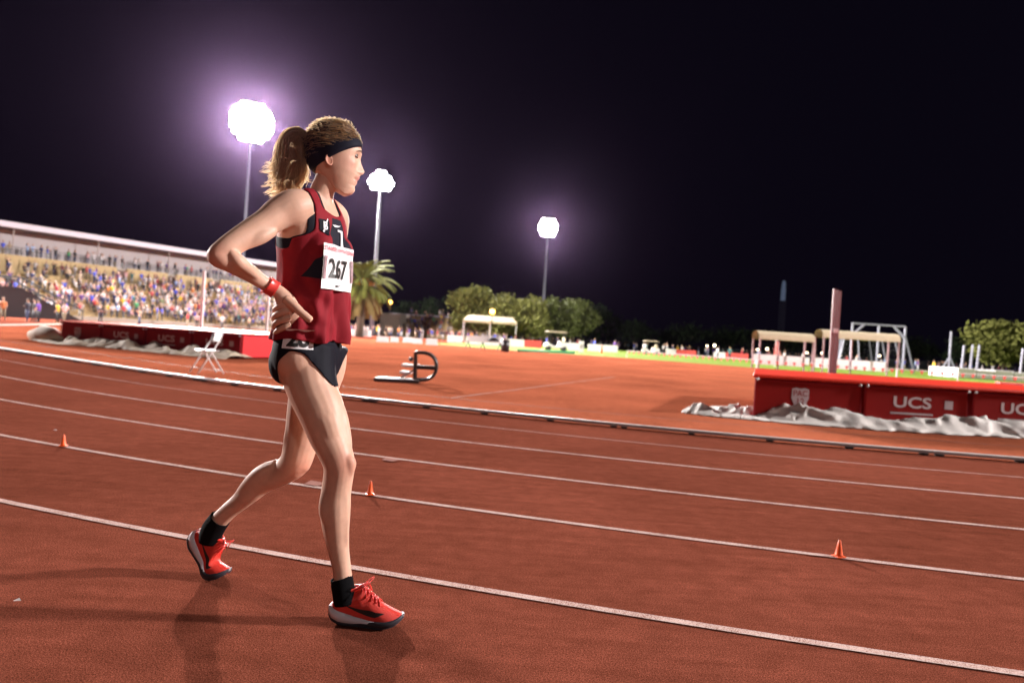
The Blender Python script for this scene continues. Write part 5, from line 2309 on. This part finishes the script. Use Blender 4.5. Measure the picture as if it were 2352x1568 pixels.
def shift_singlet(p, n):
    q = p + n * .0055
    f, r, z = to_rl(p)
    if z < 1.34:
        ph = math.atan2(r, f)
        rho = math.hypot(f, r)
        drop = sstep(1.33, 1.02, z)
        target = chest_r(ph) * (.955 + .06 * drop)
        hand_k = math.exp(-((ph - math.atan2(HAND[1], HAND[0])) / .62) ** 2) * sstep(1.22, 1.12, z)
        back_k = sstep(.02, -.06, f) * .55
        k = sstep(1.34, 1.26, z) * (1 - hand_k) * (1 - back_k)
        rho2 = rho + .0055 + .006 * sstep(1.10, 1.03, z) + max(0, target - rho) * k
        fold = (math.sin(ph * 11 + 2.0 * math.sin(z * 9)) * .0085 + math.sin(ph * 19 + 1.3 + z * 14) * .004) * drop * (1 - .6 * hand_k)
        # drag lines from the hand towards the bib
        dl_ = math.sin((z - 1.1) * 70 - ph * 7) * .0055 * math.exp(-((ph - .9) / .5) ** 2) * sstep(1.28, 1.2, z) * sstep(1.0, 1.08, z)
        rho2 += fold + dl_
        q = rl(math.cos(ph) * rho2, math.sin(ph) * rho2, z + .006 * math.sin(ph * 5 + 1) * drop - .004 * drop)
    return q


def singlet_material():
    """red cloth with the dark printed peak on the front"""
    m = M['singlet']
    nt = m.node_tree
    b = nt.nodes['Principled BSDF']
    src = b.inputs['Base Color'].links[0].from_socket
    a = nt.nodes.new('ShaderNodeAttribute')
    a.attribute_name = 'rest'
    sp = nt.nodes.new('ShaderNodeSeparateXYZ')
    nt.links.new(a.outputs['Vector'], sp.inputs[0])
    cr = nt.nodes.new('ShaderNodeFloatCurve')
    mp = nt.nodes.new('ShaderNodeMapRange')
    mp.inputs['From Min'].default_value = 1.2
    mp.inputs['From Max'].default_value = 1.46
    nt.links.new(sp.outputs['Z'], mp.inputs['Value'])
    nt.links.new(mp.outputs[0], cr.inputs['Value'])
    c = cr.mapping.curves[0]
    pts = [(0, .0), ((1.222 - 1.2) / .26, .0), ((1.223 - 1.2) / .26, .80), ((1.29 - 1.2) / .26, .62), ((1.34 - 1.2) / .26, .46), ((1.37 - 1.2) / .26, .36), ((1.443 - 1.2) / .26, .19), ((1.444 - 1.2) / .26, .0), (1, 0)]
    c.points[0].location = pts[0]
    c.points[1].location = pts[-1]
    for p in pts[1:-1]:
        c.points.new(*p)
    for p in c.points:
        p.handle_type = 'VECTOR'
    cr.mapping.update()
    sc = nt.nodes.new('ShaderNodeMath')
    sc.operation = 'MULTIPLY'
    sc.inputs[1].default_value = .15
    nt.links.new(cr.outputs[0], sc.inputs[0])
    ab = nt.nodes.new('ShaderNodeMath')
    ab.operation = 'ABSOLUTE'
    nt.links.new(sp.outputs['Y'], ab.inputs[0])
    lt = nt.nodes.new('ShaderNodeMath')
    lt.operation = 'LESS_THAN'
    nt.links.new(ab.outputs[0], lt.inputs[0])
    nt.links.new(sc.outputs[0], lt.inputs[1])
    gt = nt.nodes.new('ShaderNodeMath')
    gt.operation = 'GREATER_THAN'
    gt.inputs[1].default_value = .0
    nt.links.new(sp.outputs['X'], gt.inputs[0])
    mu = nt.nodes.new('ShaderNodeMath')
    mu.operation = 'MULTIPLY'
    nt.links.new(lt.outputs[0], mu.inputs[0])
    nt.links.new(gt.outputs[0], mu.inputs[1])
    mx = nt.nodes.new('ShaderNodeMixRGB')
    nt.links.new(mu.outputs[0], mx.inputs['Fac'])
    nt.links.new(src, mx.inputs['Color1'])
    mx.inputs['Color2'].default_value = (.014, .013, .024, 1)
    nt.links.new(mx.outputs[0], b.inputs['Base Color'])


singlet_material()
singlet, sv, sf = cut_cloth(keep_singlet, shift_singlet, 'singlet', M['singlet'])
s_bvh = BVHTree.FromPolygons(sv, sf)


def keep_bra(f, r, z):
    if z < 1.27 or z > 1.55:
        return False
    lim = (.125 if f > 0 else .10) + .10 * (1 - sstep(1.325, 1.375, z)) - .02 * sstep(1.42, 1.5, z)
    if abs(r) > lim:
        return False
    if abs(r) < .047 and z > (1.455 if f > 0 else 1.47):
        return False
    return True


bra, _, _ = cut_cloth(keep_bra, lambda p, n: p + n * .0025, 'sports_bra', M['black_cloth'], .0015)


def keep_briefs(f, r, z):
    if z > 1.035 or z < .79:
        return False
    a = abs(r)
    zc = .845 + .108 * sstep(.035, .135, a)
    if f < 0.02:
        zc -= .095 * sstep(.02, -.075, f) * sstep(.03, .12, a)
    else:
        zc += .01 * sstep(.05, .12, a)
    return z > zc


briefs, kv, kf = cut_cloth(keep_briefs, lambda p, n: p + n * .005, 'running_briefs', M['black_cloth'], .002, relax=20)
k_bvh = BVHTree.FromPolygons(kv, kf)


# -- bib, numbers and marks laid on the cloth --------------------------------------


def front_hit(bvh, r, z, fallback=.12):
    h = bvh.ray_cast(rl(.6, r, z), -RF)
    return (to_rl(h[0])[0] if h[0] is not None else fallback)


BIB_R, BIB_Z, BIB_W, BIB_H = .020, 1.266, .190, .158
bz = [BIB_Z + BIB_H * (j / 10 - .5) for j in range(11)]
br = [BIB_R + BIB_W * (.5 - i / 14) for i in range(15)]      # from her right (lens side) to her left
ff = np.array([[front_hit(s_bvh, r, z) for r in br] for z in bz])
ff0 = ff.copy()
for _ in range(30):                     # paper bridges the hollows of the cloth
    g_ = np.pad(ff, 1, mode='edge')
    sm_ = (g_[:-2, 1:-1] + g_[2:, 1:-1] + g_[1:-1, :-2] + g_[1:-1, 2:]) / 4
    ff = np.maximum(ff0, sm_)
brr, fr2 = br[::-1], ff[:, ::-1]


def bib_f(r, z):
    col_ = [float(np.interp(r, brr, row)) for row in fr2]
    return float(np.interp(z, bz, col_)) + .006


bib = MB()
bib.grid([[rl(bib_f(r, z) + .002 * math.sin(r * 60 + z * 40), r, z) for r in br] for z in bz])
bib_o = sub(bib, 'race_bib', M['paper'], runner)


def on_bib(vs, fs, cx, cy, name, mt, off=.0035):
    m = MB()
    m.add([rl(bib_f(BIB_R - (x + cx), BIB_Z + y + cy) + off + .002 * math.sin((BIB_R - (x + cx)) * 60 + (BIB_Z + y + cy) * 40), BIB_R - (x + cx), BIB_Z + y + cy) for x, y in vs], fs)
    return sub(m, name, mt, bib_o, False)


on_bib(*text_mesh('267', .094, .0018, .84), -.004, -.008, 'number', M['ink'])
on_bib(*text_mesh('STANFORD INVITATIONAL', .0185, .0004, .84), 0, .062, 'event_name', M['pink_ink'])
M['bib_photo'] = material('bib_photo_print', (.35, .22, .24), .5, var=.9, scale=90)
for sgn in (-1, 1):
    on_bib([(x, y) for y in np.linspace(-.04, .04, 5) for x in (-.008, .0, .008)], [(a_ * 3 + b_, a_ * 3 + b_ + 1, a_ * 3 + b_ + 4, a_ * 3 + b_ + 3) for a_ in range(4) for b_ in range(2)],
           sgn * .085, -.005, 'side_picture', M['bib_photo'])


def swoosh(n=14):
    """outline of a curved tick mark, unit length, as a strip"""
    vs, fs = [], []
    for i in range(n + 1):
        t = i / n
        x = t
        lo_ = .32 * (t - .22) ** 2 * 1.0 - .02 + (.10 * max(0, .22 - t) / .22)
        thick = .155 * (math.sin(PI * min(1, t / .34) / 2) if t < .34 else (1 - (t - .34) / .66)) * 1.0
        vs += [(x, lo_ * 1.15 + .0), (x, lo_ * 1.15 + thick)]
        if i:
            k = 2 * i
            fs.append((k - 2, k, k + 1, k - 1))
    return vs, fs


sw_v, sw_f = swoosh()
on_bib([((x - .5) * .05, (y - .08) * .05) for x, y in sw_v], sw_f, 0, -.064, 'tick_mark', M['ink'])


def on_front(vs, fs, cr, cz, name, mt, parent, off=.003):
    m = MB()
    m.add([rl(front_hit(s_bvh, cr - x, cz + y) + off, cr - x, cz + y) for x, y in vs], fs)
    return sub(m, name, mt, parent, False)


def grid_poly(x0, x1, y0, y1, n=6):
    return [(x0 + (x1 - x0) * i / n, y0 + (y1 - y0) * j / n) for j in range(n + 1) for i in range(n + 1)], \
           [(j * (n + 1) + i, j * (n + 1) + i + 1, (j + 1) * (n + 1) + i + 1, (j + 1) * (n + 1) + i) for j in range(n) for i in range(n)]


# club patch on the lens-side breast
gv, gf = grid_poly(-.021, .021, -.030, .026)
gv = [(x * (1 - max(0, (-y - .012) / .018) * .75), y) for x, y in gv]
patch = on_front(gv, gf, .074, 1.405, 'club_patch', M['black_cloth'], singlet)
tvv, tff = text_mesh('B', .040, .0006, .9)
on_front(tvv, tff, .074, 1.408, 'patch_letter', M['white_print'], patch, .005)
on_front([(-.014, -.022), (-.010, -.024), (.014, .026), (.011, .028)], [(0, 1, 2, 3)], .074, 1.408, 'patch_stroke', M['white_print'], patch, .0056)
# white tick and upright stroke on the dark peak
on_front([((x - .5) * .055, (y - .08) * .055) for x, y in sw_v], sw_f, .012, 1.418, 'tick_mark', M['white_print'], singlet, .004)
gv, gf = grid_poly(-.007, .007, -.03, .03, 4)
on_front([(x + y * -.05, y) for x, y in gv], gf, -.018, 1.375, 'white_stroke', M['white_print'], singlet, .004)
gv, gf = grid_poly(-.016, .016, -.004, .004, 3)
on_front(gv, gf, -.006, 1.402, 'white_stroke', M['white_print'], singlet, .004)

# hip number on the briefs
HN = to_rl(at(686, 779, 2.36))
hn_dir = (at(686, 781, 2.36) - V(0, 0, CAM_H)).normalized()


def hip_pt(x, y, off):
    """lay a flat sticker on the hip: x along the walking direction, y up"""
    ph0 = math.atan2(HN[1], HN[0])
    ph = ph0 - x / .15
    d = RF * math.cos(ph) + RR * math.sin(ph)
    z = HN[2] + y
    h = k_bvh.ray_cast(rl(0, 0, z) + d * .5, -d)
    p = h[0] if h[0] is not None else rl(0, 0, z) + d * .15
    return p + d * off


gv, gf = grid_poly(-.056, .056, -.034, .034, 8)
hn = MB()
hn.add([hip_pt(x, y, .0015) for x, y in gv], gf)
hn_o = sub(hn, 'hip_number', M['paper'], briefs)
tvv, tff = text_mesh('28', .078, .003, 1.0)
t_ = MB()
t_.add([hip_pt(x, y, .0030) for x, y in tvv], tff)
sub(t_, 'number', M['ink'], hn_o, False)

# red wrist band
wb = MB()
W0 = [(612, 652.5, 17.2, 2.322, .84), (620, 658, 16.8, 2.330, .80), (628, 663, 16.6, 2.336, .76), (634, 667, 17.0, 2.340, .74)]
wb.rings(limb_rings(W0, 3, 24, .0022), cap=False)
wbo = sub(wb, 'wrist_band', M['band_red'], runner)
wbo.modifiers.new('thick', 'SOLIDIFY').thickness = .0025

# -- socks and shoes ------------------------------------------------------------
for rows_ in ([(783.5, 1324, 21.4, 2.44, .95), (785.5, 1332, 21.8, 2.44, .95), (787, 1345, 22.5, 2.44, .95), (790, 1362, 22.5, 2.44, .9), (793, 1385, 22, 2.44, .8)],
              [(506, 1190, 20.8, 2.76, .95), (498, 1201, 21.6, 2.766, .95), (490, 1213, 22.3, 2.775, .95), (484, 1228, 22, 2.785, .9), (480, 1244, 20, 2.79, .8)]):
    m = MB()
    m.rings(limb_rings(rows_, 4, 20, .003), cap=False)
    so = sub(m, 'sock', M['sock'], runner)
    so.modifiers.new('thick', 'SOLIDIFY').thickness = .002

SL = .268
W_T = [(0, .022), (.012, .030), (.04, .0355), (.08, .034), (.12, .036), (.16, .0425), (.195, .047), (.225, .0445), (.25, .033), (.262, .02), (.268, .006)]
ZB_T = [(0, .030), (.012, .014), (.035, .003), (.06, 0), (.18, 0), (.21, .003), (.24, .012), (.268, .034)]
ZT_T = [(0, .066), (.02, .060), (.06, .049), (.10, .038), (.15, .030), (.20, .028), (.24, .036), (.268, .050)]
ZU_T = [(.012, .112), (.03, .138), (.055, .118), (.085, .116), (.105, .136), (.125, .128), (.15, .106), (.18, .085), (.21, .068), (.24, .056), (.262, .048)]


def tab(T, x):
    return interp(x, [q[0] for q in T], [q[1] for q in T])


def shoe(pos, heading, bend, side):
    """side = +1 when the outer face is at the shoe's +y"""
    X = Vector(heading).normalized()
    Yv = V(-X.y, X.x, 0)

    def wp(x, y, z):
        # heel lifts about the ball of the foot
        if bend:
            xb, zb = .195, .004
            k = sstep(.215, .125, x)
            a = bend * k
            dx, dz = x - xb, z - zb
            if k > 0:
                dx, dz = dx * math.cos(a) + dz * -math.sin(a) * -1 * 0 + dz * math.sin(a) * -1 * -1, -dx * math.sin(a) + dz * math.cos(a)
            x, z = xb + dx, zb + dz
        return Vector(pos) + X * x + Yv * y + UP * z
    root_name = 'shoe'
    xs = [0, .004, .012, .025, .04, .055, .07, .085, .10, .115, .13, .145, .16, .175, .19, .205, .22, .235, .248, .258, .264, .268]
    # upper
    up_ = MB()
    rows = []
    xu = [.010, .016, .026, .04, .055, .07, .085, .10, .115, .13, .145, .16, .175, .19, .205, .22, .235, .247, .256, .262]
    for x in xu:
        w = tab(W_T, x) * .93
        zt, zu = tab(ZT_T, x) - .008, tab(ZU_T, x)
        if x < .02:
            w *= .8
        ring = []
        n = 24
        top_sq = 2.6 if x < .1 else 2.1
        for j in range(n):
            t = 2 * PI * j / n
            c, s = math.cos(t), math.sin(t)
            yy = w * math.copysign(abs(c) ** (2 / top_sq), c)
            if s >= 0:
                zz = zt + (zu - zt) * abs(s) ** (2 / (4.5 if x < .1 else 3.2 if x < .12 else 2.2))
                nar = 1 - (.30 if .03 < x < .14 else .16) * (abs(s) ** 1.4)
                yy *= nar
            else:
                zz = zt - .012 * abs(s)
            ring.append(wp(x, yy, zz))
        rows.append(ring)
    up_.rings(rows)
    so = sub(up_, 'shoe', M['shoe_red'], runner)
    ss = so.modifiers.new('sub', 'SUBSURF')
    ss.levels = ss.render_levels = 1
    ub = BVHTree.FromPolygons([Vector(p) for p in up_.v], up_.f)
    # midsole (white heel wedge) and dark outsole band
    for nm, mt, lo_, hi_, gx0, gx1, gw in (('midsole', M['shoe_white'], .22, .9, 0, SL, 1.06), ('outsole', M['shoe_dark'], 0.0, .24, 0, SL, 1.03), ('toe_band', M['shoe_dark'], .2, .96, .085, SL, 1.09)):
        m = MB()
        rows = []
        for x in xs:
            if x < gx0:
                continue
            w = tab(W_T, x) * gw
            b, t = tab(ZB_T, x), tab(ZT_T, x)
            if nm == 'toe_band':
                z0 = b + (t - b) * lo_
                z1 = b + (t - b) * (lo_ + (hi_ - lo_) * sstep(gx0 - .01, .19, x))
            else:
                z0, z1 = b + (t - b) * lo_, b + (t - b) * hi_
            bulge = 1.0
            rows.append([wp(x, w * k * q, z0 + (z1 - z0) * h_) for (k, h_, q) in ((-1, 0, .94), (-1, .5, 1.03), (-1, 1, .95), (-.4, 1, 1), (.4, 1, 1), (1, 1, .95), (1, .5, 1.03), (1, 0, .94), (.4, 0, 1), (-.4, 0, 1))])
        m.rings(rows)
        sub(m, nm, mt, so)
    # tick mark on both faces
    for sd in (-1, 1):
        m = MB()
        vs = []
        for x, y in sw_v:
            sx = .205 - x * .155
            sz = .040 + y * .13 - .10 * max(0, x - .3) * 0 + .012 * x
            p = wp(sx, sd * .12, sz)
            dr = (wp(sx, 0, sz) - p).normalized()
            h = ub.ray_cast(p, dr)
            vs.append((h[0] if h[0] is not None else wp(sx, sd * .04, sz)) - dr * .0022)
        m.add(vs, sw_f)
        o = sub(m, 'tick_mark', M['mark_black'], so, True)
    # collar
    m = MB()
    pts = []
    for k in range(25):
        t = 2 * PI * k / 24
        pts.append(wp(.062 + .044 * math.cos(t), .026 * math.sin(t), .121 + .012 * math.cos(t) ** 2 + .001 * math.cos(t)))
    m.tube(pts, .0055, 8, cap=False)
    sub(m, 'collar', M['shoe_red'], so)
    # laces
    m = MB()
    xl = [.115, .128, .141, .154, .167, .18]
    for k, x in enumerate(xl):
        zz = tab(ZU_T, x) + .003
        m.tube([wp(x + .004, -.022, zz - .014), wp(x, -.012, zz - .002), wp(x - .003, 0, zz + .001), wp(x, .012, zz - .002), wp(x + .004, .022, zz - .014)], .0022, 6)
        if k:
            x2 = xl[k - 1]
            z2 = tab(ZU_T, x2) + .003
            m.tube([wp(x, -.014, zz - .003), wp((x + x2) / 2, 0, (zz + z2) / 2 + .002), wp(x2, .014, z2 - .003)], .002, 6)
            m.tube([wp(x, .014, zz - .003), wp((x + x2) / 2, 0, (zz + z2) / 2 + .003), wp(x2, -.014, z2 - .003)], .002, 6)
    zk = tab(ZU_T, .115) + .006
    for sd in (-1, 1):
        m.tube([wp(.115 + .03 * math.sin(t) ** 1 * 1.0, sd * (.004 + .026 * math.sin(t)), zk + .028 * math.sin(t) * (.5 + .5 * math.cos(t * .6)) - .012 * (1 - math.cos(t)) * .2) for t in np.linspace(0, PI, 12)], .0019, 6)
        m.tube([wp(.118, sd * .004, zk), wp(.125, sd * .02, zk + .004), wp(.132, sd * .033, zk - .012), wp(.138, sd * .039, zk - .032)], .0019, 6)
    m.sphere(wp(.115, 0, zk), .005, 8, 6)
    sub(m, 'laces', M['band_red'], so)
    # heel tab
    m = MB()
    m.tube([wp(.013, 0, .108), wp(.006, 0, .126), wp(.011, 0, .142), wp(.018, 0, .136)], [.005, .006, .005, .004], 8)
    sub(m, 'heel_tab', M['shoe_red'], so)
    return so


shoe((-.592, 2.452, .002), (.992, -.05, 0), 0.0, -1)
shoe((-1.347, 2.845, .002), (.965, -.262, 0), rad(46), 1)
# =================================================================== FLOODLIGHT MASTS
M['mast'] = material('galvanised_mast', (.11, .11, .14), .7)
M['lamp_glass'] = material('lit_lamp_glass', (1, 1, 1), .3, emit=(1, .96, .95), estr=150)
M['lamp_body'] = material('lamp_housing', (.3, .3, .32), .5, metal=.4)


def mast(name_label, x, y, h, aim, watts, rows=(3, 4, 4, 3), pitch=.8, rr=.34, cone=130, tint=LAMP_TINT):
    root = empty('floodlight_mast', (x, y, 0), math.atan2(aim[1] - y, aim[0] - x) + PI / 2)
    tag(root, name_label, 'floodlight', 'floodlight masts round the stadium')
    p = MB()
    p.tube([(0, .25, 0), (0, .25, h * .5), (0, .25, h + len(rows) * pitch * .5)], [.38, .28, .15], 10)
    p.build('pole', M['mast'], root, smooth=True)
    for r, cols in enumerate(rows):
        z = h + (r - (len(rows) - 1) / 2) * pitch
        a = MB()
        a.bar((-cols * pitch / 2, .12, z), (cols * pitch / 2, .12, z), .1)
        a.build('crossarm', M['mast'], root)
        for c in range(cols):
            xx = (c - (cols - 1) / 2) * pitch * 1.05
            lm = MB()
            lm.rings([[(xx + math.cos(t) * q, yy, z + math.sin(t) * q) for t in [2 * PI * j / 14 for j in range(14)]]
                      for q, yy in ((rr * .3, .06), (rr * .8, -.1), (rr, -.32))], cap=False)
            lo_ = lm.build('lamp', M['lamp_body'], root, smooth=True)
            gl = MB()
            gl.add([(xx + math.cos(t) * rr * .96, -.3, z + math.sin(t) * rr * .96) for t in [2 * PI * j / 14 for j in range(14)]],
                   [tuple(reversed(range(14)))])
            gl.build('lamp_glass', M['lamp_glass'], lo_)
    ld = bpy.data.lights.new('floodlight', 'SPOT')
    ld.energy = watts
    ld.color = tint
    ld.spot_size = rad(cone)
    ld.spot_blend = .35
    ld.shadow_soft_size = 1.6
    lo = bpy.data.objects.new('floodlight_beam', ld)
    col.objects.link(lo)
    lo.parent = root
    lo.location = (0, -.9, h)
    d = Vector((aim[0] - x, aim[1] - y, -h))



    lo.rotation_euler = (-(rad(90) - math.atan2(h, math.hypot(d.x, d.y))), 0, 0)
    return root


for (u, v, Y, w, lab, kw) in ((578, 282, 124, 1500e3, 'tall floodlight mast with the largest blazing lamp head, left of the runner', dict(rows=(4, 6, 7, 7, 7, 6, 4), pitch=.98, rr=.64)),
                              (875, 415, 110, 190e3, 'floodlight mast above the palm tree, just right of the runner', dict(rows=(4, 5, 4, 2), pitch=.78, rr=.42)),
                              (1259, 523, 145, 220e3, 'farthest floodlight mast, rising behind the green trees', dict(rows=(3, 4, 4, 3), pitch=.92, rr=.5))):
    p = at(u, v, Y)
    mast(lab, p.x, p.y, p.z, (2, 18), w, **kw)
mast('floodlight mast standing beyond the left edge of the picture', -86, 54, 26, (0, 4), 470e3)
mast('added floodlight mast beyond the left edge, brightening the far trees', -92, 60, 26, (24, 122), 650e3, cone=90)  # extra lamp added to brighten the far trees, its cone kept off the runner
mast('floodlight mast standing beyond the right edge of the picture', 66, 7, 27, (0, 5), 345e3)
mast('floodlight mast beyond the right edge, facing the grandstand', 118, 60, 27, (-30, 88), 950e3, cone=64)
mast('added weak fill floodlight mast, unseen behind the photographer', 30, -60, 27, (-6, 50), 12e3, cone=120)  # lamp added as weak fill on the runner's camera side
# =================================================================== ADDED GLOW HAZE
hz = MB()
hz.box(-950, 950, -950, 950, -1.0, 110)
ho = hz.build('haze', [])  # volume added to imitate the purple lens glow round the lamps
hm_ = bpy.data.materials.new('lens_glow_haze')
hm_.use_nodes = True
_n = hm_.node_tree
_n.nodes.clear()
_o = _n.nodes.new('ShaderNodeOutputMaterial')
_v = _n.nodes.new('ShaderNodeVolumePrincipled')
_v.inputs['Color'].default_value = (.78, .50, .98, 1)
_v.inputs['Density'].default_value = 0.000022
_v.inputs['Anisotropy'].default_value = 0.94
_n.links.new(_v.outputs[0], _o.inputs['Volume'])
ho.data.materials.append(hm_)
tag(ho, 'added thin violet haze standing in for lens glow round the floodlights', 'haze', kind='stuff')
